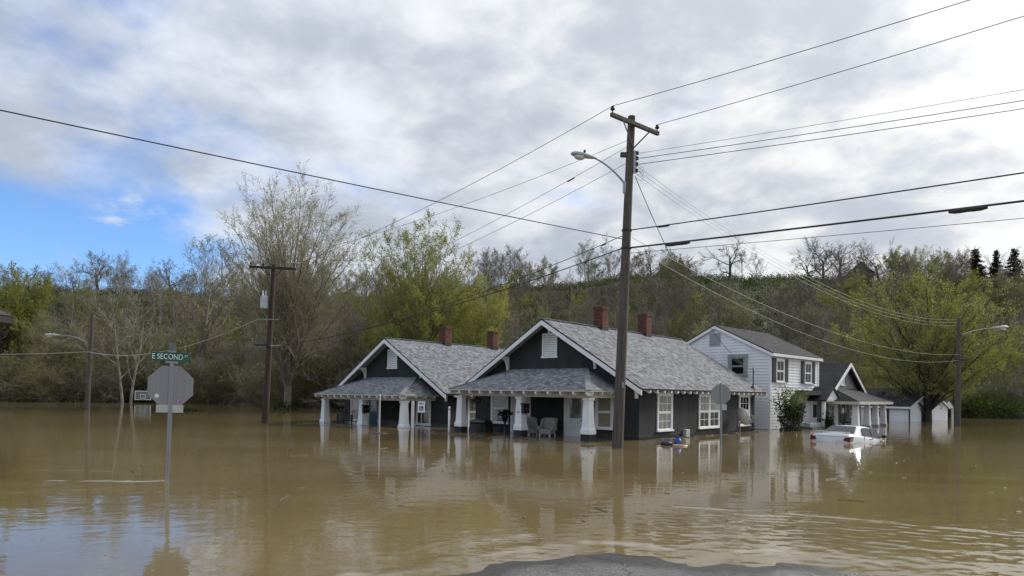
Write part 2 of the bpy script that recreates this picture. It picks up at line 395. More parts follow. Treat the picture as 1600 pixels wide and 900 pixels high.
M_BRICK = mat('red_brick', (0.125, 0.050, 0.038), 0.9, 0.25, 9.0, attr='tint')
M_MORTAR = mat('soot_mortar', (0.14, 0.11, 0.10), 0.95, 0.2)
M_FLASH = mat('black_flashing', (0.018, 0.018, 0.02), 0.6)
M_GLASSD = glass('dark_window_glass', (0.012, 0.013, 0.014))
M_GLASSC = glass('curtained_window_glass', (0.22, 0.22, 0.21))
M_GLASSB = mat('blind_behind_glass', (0.30, 0.28, 0.20), 0.05, 0.10, 2.0, coat=1.0, stretch=(1, 1, 14))
M_BLACK = mat('black_metal', (0.012, 0.012, 0.013), 0.45)
M_GALV = mat('galvanised_steel', (0.33, 0.34, 0.35), 0.42, 0.12, 3.0, metal=0.6, stretch=(1, 1, 0.2))
M_WOOD = mat('weathered_pole_wood', (0.062, 0.052, 0.045), 0.9, color2=(0.118, 0.102, 0.090), vscale=5.0, bump=0.004, bscale=18, stretch=(4, 4, 0.25))
M_WOODR = mat('creosote_pole_wood', (0.032, 0.020, 0.016), 0.9, color2=(0.066, 0.043, 0.033), vscale=5.0, bump=0.004, bscale=18, stretch=(4, 4, 0.25))
M_CABLE = mat('black_cable', (0.022, 0.022, 0.024), 0.6)
M_WIRE = mat('grey_aluminium_wire', (0.13, 0.13, 0.135), 0.5)
M_WIREL = mat('pale_wire', (0.20, 0.19, 0.16), 0.6)
M_ROPE = mat('pale_rope', (0.45, 0.43, 0.36), 0.6)
M_LAMP = mat('grey_lamp_housing', (0.40, 0.42, 0.42), 0.5)
M_LENS = glass('lamp_lens', (0.55, 0.56, 0.55))
M_CLAP = mat('white_clapboard', (0.79, 0.80, 0.81), 0.6, 0.06, 1.5, 0.001, 25)
M_GREYPAINT = mat('grey_painted_wood', (0.30, 0.31, 0.32), 0.7, 0.12)
M_SHUT = mat('dark_shutter_paint', (0.035, 0.038, 0.04), 0.6)

U = Vector((0.7505, -0.6609, 0)); V = Vector((0.6609, 0.7505, 0)); RZ = math.atan2(U.y, U.x)
def side_T(x0, y0=0.0): return Matrix.Translation((x0, y0, 0)) @ Matrix.Rotation(math.pi/2, 4, 'Z')    # local x -> +y, outward (-y) -> +x

# ------------------------------------------------------------------ building pieces
def shingle_plane(o, es, et, poly_l, poly_r, tmax, rnd, expo=0.142, tab=0.16, lo=0.60, hi=1.45):
    """courses of tabs on the plane o + s*es + t*et; poly_l/poly_r(t) give the s range of a course"""
    o = np.array(o); es = np.array(es); et = np.array(et); nrm = np.cross(es, et); nrm /= np.linalg.norm(nrm)
    if nrm[2] < 0: nrm = -nrm
    vs = []; cs = []
    k = 0; tt = -0.03
    while tt < tmax - 0.01:
        t1 = min(tt + expo + 0.02, tmax)
        a = poly_l(max(tt, 0)); b_ = poly_r(max(tt, 0)); a1 = poly_l(t1); b1 = poly_r(t1)
        s = a - rnd.random()*tab
        while s < b_:
            wd = tab*(0.6 + 0.8*rnd.random()); e = s + wd - 0.008
            sa, sb = max(s, a), min(e, b_)
            ua, ub = min(max(s, a1), b1), max(min(e, b1), a1)
            if sb - sa > 0.02:
                lift = 0.010 + 0.006*rnd.random()
                p = [o + es*sa + et*tt + nrm*lift, o + es*sb + et*tt + nrm*lift, o + es*max(ub, ua) + et*t1 + nrm*0.004, o + es*ua + et*t1 + nrm*0.004,
                     o + es*sa + et*tt, o + es*sb + et*tt]
                vs.extend(p)
                q = lo + (hi-lo)*rnd.random(); 
                if rnd.random() < 0.2: q *= 0.72
                bl = 1 + 0.06*(rnd.random()-0.5)
                cs.append((q*(2-bl), q, q*bl))
            s += wd
        tt += expo
    return vs, cs
def shingles(name, planes, parent, m=None, seed=1, **kw):
    rnd = random.Random(seed); V_ = []; Cc = []
    for pl in planes:
        v_, c_ = shingle_plane(*pl, rnd, **kw); V_ += v_; Cc += c_
    n = len(Cc); base = np.arange(n)[:, None]*6
    f = np.concatenate([base + np.array([0, 1, 2, 3]), base + np.array([4, 5, 1, 0])])
    me = npmesh(name, np.array(V_), f, np.array(Cc + Cc))
    return link(name, me, m or M_SHING, parent, kind='stuff')
def chimney(parent, cx, cy, z0, z1, w_=0.52, d_=0.52, seed=3):
    rnd = random.Random(seed)
    core = MB().box(cx-w_/2+.012, cx+w_/2-.012, cy-d_/2+.012, cy+d_/2-.012, z0-0.8, z1-0.03).build('chimney', M_MORTAR, parent)
    MB().box(cx-w_/2-.02, cx+w_/2+.02, cy-d_/2-.02, cy+d_/2+.02, z0-0.5, z0+0.20).build('flashing', M_FLASH, core)
    vs = []; fs = []; cs = []
    z = z0 + 0.205; row = 0
    while z < z1:
        proud = 0.02 if z > z1-0.16 else 0.0
        for fi in range(4):
            L = w_ if fi % 2 == 0 else d_
            s = -L/2 - (0.1 if row % 2 else 0)
            while s < L/2:
                a, b_ = max(s+.005, -L/2-proud), min(s+.195, L/2+proud)
                if b_-a > .03:
                    n0 = (d_ if fi % 2 == 0 else w_)/2 + proud + rnd.random()*0.004
                    pts = []
                    for (ss, nn, zz) in [(a, n0, z), (b_, n0, z), (b_, n0, z+.058), (a, n0, z+.058), (a, n0-.03, z), (b_, n0-.03, z), (b_, n0-.03, z+.058), (a, n0-.03, z+.058)]:
                        x, y = [(ss, -nn), (nn, ss), (-ss, nn), (-nn, -ss)][fi]
                        pts.append((cx+x, cy+y, zz))
                    k = len(vs); vs += pts
                    q = 0.7+0.6*rnd.random()
                    for fq in [(0, 1, 2, 3), (3, 2, 6, 7), (0, 4, 5, 1), (1, 5, 6, 2), (4, 0, 3, 7)]: fs.append([k+i for i in fq]); cs.append((q, q*(.85+.3*rnd.random()), q*.95))
                s += 0.2
        z += 0.068; row += 1
    me = npmesh('brick_facing', vs, fs, cs); link('brick_facing', me, M_BRICK, core, kind='stuff')
    return core
def window(parent, T, s0, s1, z0, z1, nx=3, ny=2, pane=(None, None), casing=0.10, sill=True, m=None, mull=False, low_n=None):
    """double-hung window on a wall plane y=0 seen from -y"""
    m = m or M_WHITE; p0, p1 = pane; p0 = p0 or M_GLASSC; p1 = p1 or M_GLASSC
    b = MB(T)
    b.box(s0, s0+casing, -.05, 0.02, z0, z1).box(s1-casing, s1, -.05, 0.02, z0, z1)
    b.box(s0-.02, s1+.02, -.06, 0.02, z1, z1+casing)
    if sill: b.box(s0-.05, s1+.05, -.10, 0.02, z0-.07, z0)
    else: b.box(s0, s1, -.05, .02, z0-.06, z0)
    wf = b.build('window', m, parent)
    halves = [(s0+casing, s1-casing)]
    if mull:
        c = (s0+s1)/2; halves = [(s0+casing, c-.06), (c+.06, s1-casing)]
        MB(T).box(c-.06, c+.06, -.045, .02, z0, z1).build('mullion', m, wf)
    zm = (z0+z1)/2
    for a, e in halves:
        for (za, zb, dy, pm, n_) in [(zm, z1, -.012, p0, (nx, ny)), (z0, zm, -.004, p1, low_n or (nx, ny))]:
            MB(T).box(a+.03, e-.03, dy-.008, dy+.02, za+.03, zb-.03).build('pane', pm, wf)
            f = MB(T).box(a, a+.045, dy-.025, dy+.02, za, zb).box(e-.045, e, dy-.025, dy+.02, za, zb).box(a+.045, e-.045, dy-.025, dy+.02, za, za+.05).box(a+.045, e-.045, dy-.025, dy+.02, zb-.05, zb)
            f.build('sash', m, wf)
            if n_[0] > 1 or n_[1] > 1:
                g_ = MB(T)
                for i in range(1, n_[0]): x = a + (e-a)*i/n_[0]; g_.box(x-.011, x+.011, dy-.018, dy-.006, za+.05, zb-.05)
                for i in range(1, n_[1]): z = za + (zb-za)*i/n_[1]; g_.box(a+.045, e-.045, dy-.0175, dy-.0065, z-.011, z+.011)
                g_.build('muntin_grid', m, wf)
    return wf
def column(parent, cx, cy, z_top, plinth_mat, z_white=0.26):
    c = MB().frustum(cx, cy, z_white+.28, z_top-.10, .37, .29).box(cx-.18, cx+.18, cy-.18, cy+.18, z_top-.10, z_top-.002).build('column', M_WHITE, parent, bevel=.008)
    MB().box(cx-.225, cx+.225, cy-.225, cy+.225, z_white, z_white+.15).frustum(cx, cy, z_white+.15, z_white+.28, .44, .37).build('column_base', M_WHITE, c, bevel=.008)
    MB().box(cx-.21, cx+.21, cy-.21, cy+.21, -1.0, z_white-.002).build('plinth', plinth_mat, c)
    return c
def door(parent, T, s0, s1, z0, z1, m, glass_m, gz, casing=.13, casing_m=None, knob_right=True, lower=None):
    cm = casing_m or M_WHITE
    MB(T).box(s0-casing, s0, -.06, .02, z0, z1).box(s1, s1+casing, -.06, .02, z0, z1).box(s0-casing-.02, s1+casing+.02, -.07, .02, z1, z1+.13).build('door_frame', cm, parent)
    lf = MB(T).box(s0+.006, s1-.006, -.03, .02, z0, z1-.006)
    for (a, b_) in [(gz[0]-.09, gz[0]-.04), (gz[1]+.04, gz[1]+.08)]: lf.box(s0+.12, s1-.12, -.04, -.028, a, b_)
    for zz in (gz[0]-.62, gz[0]-.16): lf.box(s0+.14, s1-.14, -.037, -.028, zz-.03, zz)
    for xx in (s0+.14, s1-.17): lf.box(xx, xx+.03, -.0365, -.0275, gz[0]-.62, gz[0]-.19)
    d = lf.build('door', m, parent)
    MB(T).box(s0+.17, s1-.17, -.036, -.027, gz[0], gz[1]).build('door_glass', glass_m, d)
    x = s1-.09 if knob_right else s0+.09
    kb = MB(T)
    kb.tube([(x, -.03, .68), (x, -.10, .68)], [.03, .038], 8).build('knob', M_BLACK, d)
    MB(T).tube([(x, -.03, .86), (x, -.06, .86)], .03, 8).build('deadbolt', M_BLACK, d)
    if lower: MB(T).box(s0+.10, s1-.10, -.043, -.031, z0+.1, .95).build('lower_panel', lower, d)
    return d

# ------------------------------------------------------------------ the two bungalows
def bungalow(label, origin, variant):
    h = thing('bungalow', label, 'house', origin, RZ)
    D = 12.0; Wd = 9.2; cx = -Wd/2; ex = 0.45; ze = 2.08; za = 5.13; sl = (za-ze)/(ex-cx)
    yo0, yo1 = -0.62, 12.45; th = .055
    zu = lambda x: ze + (ex - x if x > cx else x + Wd + ex)*sl - th - .02
    MB().prism([(0, -1.2), (0, zu(0)), (cx, zu(cx)), (-Wd, zu(-Wd)), (-Wd, -1.2)][::-1], 'y', 0, D).build('wall', M_WALL, h)
    # roof deck: two slabs
    rf = None
    for sgn in (1, -1):
        X = lambda d: cx + sgn*d
        hw = ex - cx
        poly = [(X(0), za), (X(hw), ze), (X(hw), ze-th), (X(0), za-th-.005)]
        r = MB().prism(poly if sgn < 0 else poly[::-1], 'y', yo0, yo1).build('roof', M_ROOFEDGE, h)
        L = math.hypot(hw, za-ze)
        et = (-sgn*hw/L, 0, (za-ze)/L)
        shingles('shingle_courses', [((X(hw), yo0-.01, ze+.004), (0, 1, 0), et, lambda t: 0, lambda t: yo1-yo0+.02, L)], r, seed=5+sgn+variant)
        # bargeboards front and back
        for y_ in (yo0-.03, yo1-.02):
            MB().prism([(X(.0), za-.07), (X(hw+.02), ze-.07), (X(hw+.02), ze-.27), (X(0), za-.27)], 'y', y_, y_+.05).build('bargeboard', M_WHITE, h)
        # sloping soffit boards under the overhang
        MB().prism([(X(.02), za-th-.02), (X(hw-.02), ze-th-.008), (X(hw-.02), ze-th-.03), (X(.02), za-th-.045)], 'y', yo0+.03, -.01).build('soffit', M_SOFFIT, h)
        # rafter tails along the side eave
        n = 21
        for i in range(n):
            y = .15 + i*(D-.3)/(n-1)
            x0 = 0 if sgn > 0 else -Wd
            a = [(x0-sgn*.04, zu(x0)+.0), (x0+sgn*.435, zu(x0+sgn*.435)+.012), (x0+sgn*.435, zu(x0+sgn*.435)-.09), (x0+sgn*.38, zu(x0+sgn*.40)-.15), (x0-sgn*.04, zu(x0)-.17)]
            MB().prism(a, 'y', y-.05, y+.05).build('rafter_tail', M_WHITE, h)
    MB().bar((cx, yo0, za+.012), (cx, yo1, za+.012), .26, .03).build('ridge_cap', M_CAP, h)
    # knee brackets under the gable overhang
    for x in (cx, cx-2.48, cx+2.48, cx-4.5, cx+4.5):
        zt = zu(x) - (.12 if x == cx else .02)
        kz = .62 if x == cx else 1.0
        arc = [((1-q)**2*-.52 + 2*q*(1-q)*-.13 + q*q*-.09, (1-q)**2*(zt-.10) + 2*q*(1-q)*(zt-.14) + q*q*(zt-.56*kz)) for q in [i/7 for i in range(8)]]
        poly = [(0, zt), (-.58, zt), (-.58, zt-.10)] + arc + [(-.09, zt-.64*kz), (0, zt-.64*kz)]
        MB().prism(poly, 'x', x-.055, x+.055).build('bracket', M_WHITE, h)
    # gable vent with louvres
    v = MB().box(cx-.42, cx-.34, -.05, .02, 3.50, 4.44).box(cx+.34, cx+.42, -.05, .02, 3.50, 4.44).box(cx-.42, cx+.42, -.052, .02, 4.44, 4.53).box(cx-.46, cx+.46, -.07, .02, 3.42, 3.50).build('gable_vent', M_WHITE, h)
    MB().box(cx-.335, cx+.335, -.008, .0, 3.505, 4.435).build('vent_backing', M_GREYPAINT if variant == 0 else M_BLACK, v)
    for i in range(9):
        z = 3.52 + i*.102
        MB().hexa([(cx-.335, -.045, z), (cx+.335, -.045, z), (cx+.335, -.035, z), (cx-.335, -.035, z), (cx-.335, -.018, z+.085), (cx+.335, -.018, z+.085), (cx+.335, -.010, z+.085), (cx-.335, -.010, z+.085)]).build('louvre_slat', M_WHITE, v)
    # chimneys straddling the ridge
    chimney(h, cx+.05, 3.95, za-.22, 6.12, seed=3+variant); chimney(h, cx+.05, 8.15, za-.22, 6.18, seed=9+variant)
    # ---- porch
    pl, pr, pf, pz, pt = -8.52, -.72, -2.5, 1.96, 2.93
    tl, tr_ = -6.72, -2.62
    deck = MB().add([(pl, pf, pz), (pr, pf, pz), (pr, 0, pz), (pl, 0, pz), (tl, -.002, pt), (tr_, -.002, pt), (pl, pf, pz-.05), (pr, pf, pz-.05), (pr, 0, pz-.05), (pl, 0, pz-.05)],
             [(0, 1, 5, 4), (1, 2, 5), (3, 0, 4), (6, 9, 8, 7), (0, 6, 7, 1), (1, 7, 8, 2), (3, 9, 6, 0)]).build('porch_roof', M_ROOFEDGE, h)
    run = -pf; rise = pt-pz; Lf = math.hypot(run, rise)
    fl = lambda t: (tl-pl)*t/Lf; fr_ = lambda t: (pr-pl) - (pr-tr_)*t/Lf
    sd_r = pr-tr_; Lr = math.hypot(sd_r, rise); sd_l = tl-pl; Ll = math.hypot(sd_l, rise)
    shingles('shingle_courses', [
        ((pl, pf, pz+.006), (1, 0, 0), (0, run/Lf, rise/Lf), fl, fr_, Lf),
        ((pr, pf, pz+.006), (0, 1, 0), (-sd_r/Lr, 0, rise/Lr), lambda t: run*t/Lr, lambda t: run, Lr),
        ((pl, pf, pz+.006), (0, 1, 0), (sd_l/Ll, 0, rise/Ll), lambda t: run*t/Ll, lambda t: run, Ll)], deck, seed=21+variant)
    for (p_, q_) in [((pr, pf), (tr_, 0)), ((pl, pf), (tl, 0))]:
        n = 17
        hp = MB()
        for i in range(n):
            a = i/n; b_ = (i+1.25)/n; b_ = min(b_, 1)
            hp.bar((p_[0]+(q_[0]-p_[0])*a, p_[1]+(q_[1]-p_[1])*a, pz+.03+rise*a), (p_[0]+(q_[0]-p_[0])*b_, p_[1]+(q_[1]-p_[1])*b_, pz+.018+rise*b_), .24, .016)
        hp.build('hip_cap', M_CAP, deck)
    MB().box(pl-.02, pr+.02, pf-.03, pf, pz-.048, pz+.005).box(pr, pr+.02, pf, 0, pz-.048, pz+.005).box(pl-.02, pl, pf, 0, pz-.048, pz+.005).build('fascia', M_BEIGE, deck)
    zb0, zb1 = 1.68, 1.90
    MB().box(pl+.32, pr-.22, -2.16, -1.92, zb0, zb1).box(pr-.46, pr-.22, -1.92, 0, zb0, zb1).box(pl+.32, pl+.56, -1.92, 0, zb0, zb1).build('porch_beam', M_BEIGE, h)
    MB().box(pl+.30, pr-.20, -2.14, 0, zb1+.002, zb1+.01).build('porch_ceiling', M_GREYPAINT, h)
    for i in range(13):
        x = pl+.1 + i*(pr-pl-.2)/12
        MB().prism([(-2.52, pz-.052), (-2.52, pz-.14), (-2.46, pz-.20), (-2.165, pz-.18), (-2.165, pz-.052)], 'x', x-.04, x+.04).build('porch_rafter_tail', M_WHITE, deck)
    for i in range(4):
        y = -2.2 + i*.66
        for (xa, xb) in ((pr-.215, pr-.01), (pl+.01, pl+.315)): MB().box(xa, xb, y-.035, y+.035, pz-.13, pz-.055).build('porch_rafter_tail', M_WHITE, deck)
    pm = M_DARKBASE if variant == 0 else M_TEAL
    for x in (-8.12, -4.52, -1.06): column(h, x, -2.03, zb0, pm)
    MB().box(-8.6, -.6, -2.5, -.002, -.9, -.12).build('porch_floor', M_GREYPAINT, h)
    Tf = Matrix()
    if variant == 0:
        door(h, Tf, -3.60, -2.66, -.15, 1.76, M_WHITE, M_GLASSC, (.78, 1.62))
        door(h, Tf, -6.72, -5.78, -.15, 1.76, M_WHITE, M_GLASSC, (.60, 1.62))
        window(h, Tf, -2.10, -1.20, .42, 1.76, 1, 1, (M_GLASSB, M_GLASSB))
        window(h, Tf, -8.14, -7.02, .42, 1.76, 1, 1)
    else:
        door(h, Tf, -6.66, -5.80, -.15, 1.76, M_GREYPAINT, M_GLASSD, (1.0, 1.62), lower=M_TEAL)
        window(h, Tf, -2.49, -1.31, .42, 1.76, 1, 1, (M_GLASSD, M_GLASSD))
        window(h, Tf, -8.49, -7.60, .42, 1.76, 1, 1, (M_GLASSC, M_GLASSD))
    Ts = side_T(0)
    window(h, Ts, 1.42, 2.74, .36, 1.84, 3, 2, low_n=(3, 2))
    window(h, Ts, 5.29, 7.51, .36, 1.84, 3, 2, (M_GLASSC, M_GLASSD), mull=True, low_n=(2, 2))
    window(h, Ts, 9.89, 11.25, .36, 1.84, 3, 2, (M_GLASSD, M_GLASSC), low_n=(1, 1))
    if variant == 0:
        # electric service on the rear corner: weatherhead mast, conduit and meter
        mast = MB().tube([(.16, 11.35, .2), (.16, 11.35, 3.25)], .03, 8).tube([(.16, 11.35, 3.25), (.22, 11.22, 3.33), (.26, 11.12, 3.22)], [.045, .05, .04], 8).build('service_mast', M_BLACK, h)
        MB().frustum(.16, 11.35, 2.24, 2.42, .30, .09).build('mast_boot', M_FLASH, mast)
        MB().box(.02, .16, 11.20, 11.52, .45, .86).build('meter_box', M_GREYPAINT, h, bevel=.01)
        MB().tube([(.16, 11.36, .70), (.26, 11.36, .70)], [.10, .085], 10).build('meter_dial', M_GALV, h)
        MB().box(.0, .18, 3.74, 4.12, -.3, .33).build('gas_meter_box', mat('pale_metal_box', (.42, .42, .40), .6), h, bevel=.02)
    return h
A1 = Vector((5.13, 26.78, 0)); A2 = Vector((-3.30, 34.52, -0.33))
H1 = bungalow('charcoal bungalow with dark column plinths, the larger one beside the tall utility pole', A1, 0)
H2 = bungalow('charcoal bungalow with teal column plinths, farther left behind the wheelchair sign', A2, 1)
def hp(A, a, b_, z): return A + U*a + V*b_ + Vector((0, 0, z))
def num_text(txt, size, parent, m, T, name='lettering', extr=.002):
    cu = bpy.data.curves.new('lettering', 'FONT'); cu.body = txt; cu.size = size; cu.extrude = extr; cu.align_x = 'CENTER'; cu.align_y = 'CENTER'
    o = bpy.data.objects.new('tmp_text', cu); COL.objects.link(o)
    dg = bpy.context.evaluated_depsgraph_get(); me = bpy.data.meshes.new_from_object(o.evaluated_get(dg)); bpy.data.objects.remove(o)
    me.transform(T); return link(name, me, m, parent)
num_text('131', .13, H1, M_BLACK, Matrix.Translation((-4.52, -2.215, 1.02)) @ Matrix.Rotation(math.pi/2, 4, 'X'), 'house_number')

# ------------------------------------------------------------------ things on and around the bungalows
def mailbox(A, a, z, label):
    t_ = thing('mailbox', label, 'mailbox', hp(A, a, -2.03, z), RZ)
    MB().box(-.05, .10, -.20, .20, 0, .36).build('box', M_BLACK, t_, bevel=.02)
    MB().prism([(-.22, .362), (.22, .362), (.22, .39), (-.22, .44)], 'x', -.07, .13).build('lid', M_BLACK, t_)
    MB().box(.101, .107, -.14, .14, .20, .22).build('letter_slot', M_GALV, t_)
mailbox(A1, -4.30, .98, 'black wall mailbox on the middle porch column of the nearer bungalow')
mailbox(A2, -4.30, .98, 'dark mailbox on the middle porch column of the teal-plinth bungalow')
M_FAB = mat('grey_chair_fabric', (.33, .33, .32), .95, .12, 4, .002, 80)
def wingchair(a, b_, rz, label):
    t_ = thing('wingback_chair', label, 'chair', hp(A1, a, b_, -.12), RZ+rz, 'wingback chairs on the porch'); t_.scale = (.84, .84, .9)
    MB().box(-.33, .33, -.34, .28, .22, .46).build('seat', M_FAB, t_, bevel=.04)
    MB().prism([(-.30, .40), (.30, .40), (.36, .62), (.43, .92), (.40, .98), (.2, 1.0), (-.2, 1.0), (-.40, .98), (-.43, .92), (-.36, .62)], 'y', .20, .34).build('backrest', M_FAB, t_, bevel=.03)
    for s in (-1, 1):
        MB().prism([(-.30, .40), (-.30, .58), (-.05, .62), (.05, .90), (.22, .97), (.22, .40)], 'x', s*.38-.05, s*.38+.05).build('wing', M_FAB, t_, bevel=.02)
        for y in (-.28, .26): MB().frustum(s*.29, y, 0, .22, .04, .06).build('leg', M_WHITE, t_)
wingchair(-4.0, -.85, R(8), 'grey wingback chair facing out beside the white front door')
wingchair(-4.95, -.9, R(62), 'grey wingback chair turned sideways behind the middle porch column')
t_ = thing('covered_grill', 'black covered grill standing under the left porch window', 'grill', hp(A1, -7.85, -1.0, -.12), RZ)
MB().frustum(0, 0, .02, .50, 1.10, 1.02, .6, .52).build('cover_skirt', M_BLACK, t_, bevel=.03)
MB().prism([(-.30, .50), (-.30, .58), (-.18, .68), (.12, .70), (.28, .60), (.28, .50)], 'x', -.50, .50).build('cover_top', M_BLACK, t_, bevel=.03)
MB().box(.1, .28, -.32, -.30, .60, .625).build('handle', M_GALV, t_)
def blob_leaves(n, rx, ry, rz, size, seed, flat=False):
    r = np.random.default_rng(seed)
    p = r.normal(size=(n, 3)); p /= np.linalg.norm(p, axis=1)[:, None]; p *= r.random((n, 1))**.4
    p *= np.array([rx, ry, rz])
    return leaf_quads(p, size, r)
def leaf_quads(p, size, r, lean=None):
    n = len(p)
    a = r.normal(size=(n, 3)); a /= np.linalg.norm(a, axis=1)[:, None]
    if lean is not None: a = a + lean; a /= np.linalg.norm(a, axis=1)[:, None]
    b_ = np.cross(a, r.normal(size=(n, 3))); b_ /= np.linalg.norm(b_, axis=1)[:, None]
    s = (size*(0.6+0.8*r.random((n, 1))))
    v = np.stack([p - a*s*.5, p + b_*s*.28, p + a*s*.5, p - b_*s*.28], 1).reshape(-1, 3)
    f = np.arange(4*n).reshape(n, 4)
    return v, f
L_GREEN = leafmat('fresh_green_leaf', (.060, .095, .016), (.135, .165, .030))
L_DARK = leafmat('dark_green_leaf', (.018, .034, .012), (.040, .062, .018))
t_ = thing('flower_stand', 'dark potted flowers on a purple stand beside the middle porch column', 'plant', hp(A1, -5.95, -1.45, -.12), RZ)
MB().lathe([(.16, 0), (.05, .06), (.045, .62), (.12, .68)], n=10).build('stand', mat('purple_glaze', (.028, .018, .075), .4), t_, smooth=True)
MB().lathe([(.10, .68), (.15, .90), (.16, .92)], n=10).build('pot', M_BLACK, t_, smooth=True)
v_, f_ = blob_leaves(150, .40, .30, .16, .13, 4); v_[:, 2] += 1.05
link('foliage', npmesh('foliage', v_, f_), L_DARK, t_)
v_, f_ = blob_leaves(26, .40, .30, .17, .09, 5); v_[:, 2] += 1.06
link('blossoms', npmesh('blossoms', v_, f_), mat('pale_blossom', (.45, .40, .42), .8), t_, kind='stuff')
t_ = thing('hanging_basket', 'hanging flower basket under the left end of the nearer porch', 'basket', hp(A1, -7.35, -1.8, 1.32), RZ)
MB().lathe([(.05, 0), (.14, .06), (.17, .16)], n=10).build('pot', M_WOODR, t_, smooth=True)
for k in range(3):
    a = k*2.1; MB().tube([(.16*math.cos(a), .16*math.sin(a), .16), (0, 0, .355)], .006, 4).build('chain', M_BLACK, t_)
v_, f_ = blob_leaves(90, .24, .24, .15, .10, 6); v_[:, 2] += .15
link('foliage', npmesh('foliage', v_, f_), leafmat('dull_leaf', (.05, .05, .03), (.16, .11, .10)), t_)
# teal bungalow porch: bench with clutter, hanging basket, white posts
t_ = thing('porch_bench', 'dark slatted bench on the left end of the teal-plinth bungalow porch', 'bench', hp(A2, -7.3, -1.5, -.12), RZ)
for i in range(4): MB().box(-.75, .75, -.25+i*.12, -.15+i*.12, .42, .45).build('seat_slat', M_BLACK, t_)
for i in range(3): MB().box(-.75, .75, .24, .27, .52+i*.13, .62+i*.13).build('back_slat', M_BLACK, t_)
for sx in (-.7, .7):
    for sy in (-.22, .22): MB().box(sx-.03, sx+.03, sy-.03, sy+.03, 0, .42 if sy < 0 else .92).build('leg', M_BLACK, t_)
t_ = thing('potted_shrub', 'bare dark shrub in a pot beside the bench on the left porch', 'plant', hp(A2, -7.95, -.9, -.12), RZ)
MB().lathe([(.17, 0), (.24, .34), (.22, .36)], n=10).build('pot', M_WOODR, t_, smooth=True)
rr = random.Random(8); tw = MB()
for k in range(26):
    a = rr.random()*6.28; e = .25+rr.random()*.55
    tw.tube([(0, 0, .34), (.2*e*math.cos(a), .2*e*math.sin(a), .8), (e*math.cos(a), e*math.sin(a), 1.05+.5*rr.random())], [.015, .01, .004], 4)
tw.build('twigs', M_BLACK, t_, kind='stuff')
t_ = thing('hanging_plant', 'dark trailing plant hanging beside the right column of the teal-plinth porch', 'basket', hp(A2, -2.35, -1.6, 1.25), RZ)
MB().lathe([(.05, 0), (.13, .06), (.15, .15)], n=10).build('pot', M_BLACK, t_, smooth=True)
MB().tube([(0, 0, .1), (0, 0, .43)], .007, 4).build('chain', M_BLACK, t_)
v_, f_ = blob_leaves(70, .2, .2, .2, .10, 16); v_[:, 2] += .02
link('foliage', npmesh('foliage', v_, f_), L_DARK, t_)
# flag pole with round base, wheelchair parking sign, white vent pipe
t_ = thing('round_base_pole', 'thin white pole on a dark round base before the left porch', 'pole', (-5.69, 28.77, -.05), 0)
MB().lathe([(.36, -.3), (.37, .03), (.33, .07), (.05, .09)], n=20).build('round_base', M_DARKBASE, t_, smooth=False)
MB().tube([(0, 0, .08), (.0, 0, 1.75)], .02, 8).build('shaft', M_WHITE, t_)
t_ = thing('parking_sign', 'white and blue wheelchair parking sign standing before the teal-plinth bungalow window', 'sign', (-3.74, 27.6, 0), R(-10))
MB().tube([(0, .02, -1), (0, .02, 1.42)], .022, 6).build('post', M_GALV, t_)
MB().box(-.155, .155, -.005, .005, .96, 1.42).build('plate', M_WHITE, t_, bevel=.004)
MB().box(-.085, .085, -.0085, -.0052, 1.04, 1.22).build('blue_square', mat('sign_blue', (.015, .03, .22), .4), t_)
wc = MB()
wc.tube([(-.005+.042*math.cos(a), -.0095, 1.098+.042*math.sin(a)) for a in [math.pi*.75+i*math.pi*1.35/10 for i in range(11)]], .007, 4)
wc.tube([(-.02, -.0095, 1.185), (-.02, -.0095, 1.12), (.022, -.0095, 1.115), (.045, -.0095, 1.07), (.062, -.0095, 1.075)], .008, 4)
wc.tube([(-.02, -.0095, 1.15), (.025, -.0095, 1.148)], .006, 4)
wc.lathe([(.013, 1.192), (.014, 1.205), (.006, 1.215)], -.02, -.0095, 8)
wc.build('wheelchair_symbol', M_WHITE, t_)
MB().box(-.10, .10, -.0085, -.0052, 1.30, 1.325).box(-.10, .10, -.0085, -.0052, 1.345, 1.365).build('printed_line', mat('sign_ink', (.03, .05, .2), .5), t_)
t_ = thing('vent_pipe', 'white round-topped pipe rising from the water between the two bungalows', 'pipe', (-2.95, 31.6, -1), 0)
MB().tube([(0, 0, 0), (0, 0, 2.02)], .055, 10).build('pipe', M_WHITE, t_, smooth=True)
MB().lathe([(.064, 1.98), (.066, 2.08), (.045, 2.13), (.01, 2.15)], n=10).build('pipe_cap', M_WHITE, t_, smooth=True)
t_ = thing('porch_post', 'slim white post beside the right column of the teal-plinth porch', 'post', hp(A2, -.72, -1.75, -.12), RZ)
MB().box(-.06, .06, -.06, .06, 0, 1.795).build('post', M_WHITE, t_, bevel=.008); MB().box(-.08, .08, -.08, .08, 0, .14).build('post_base', M_WHITE, t_)
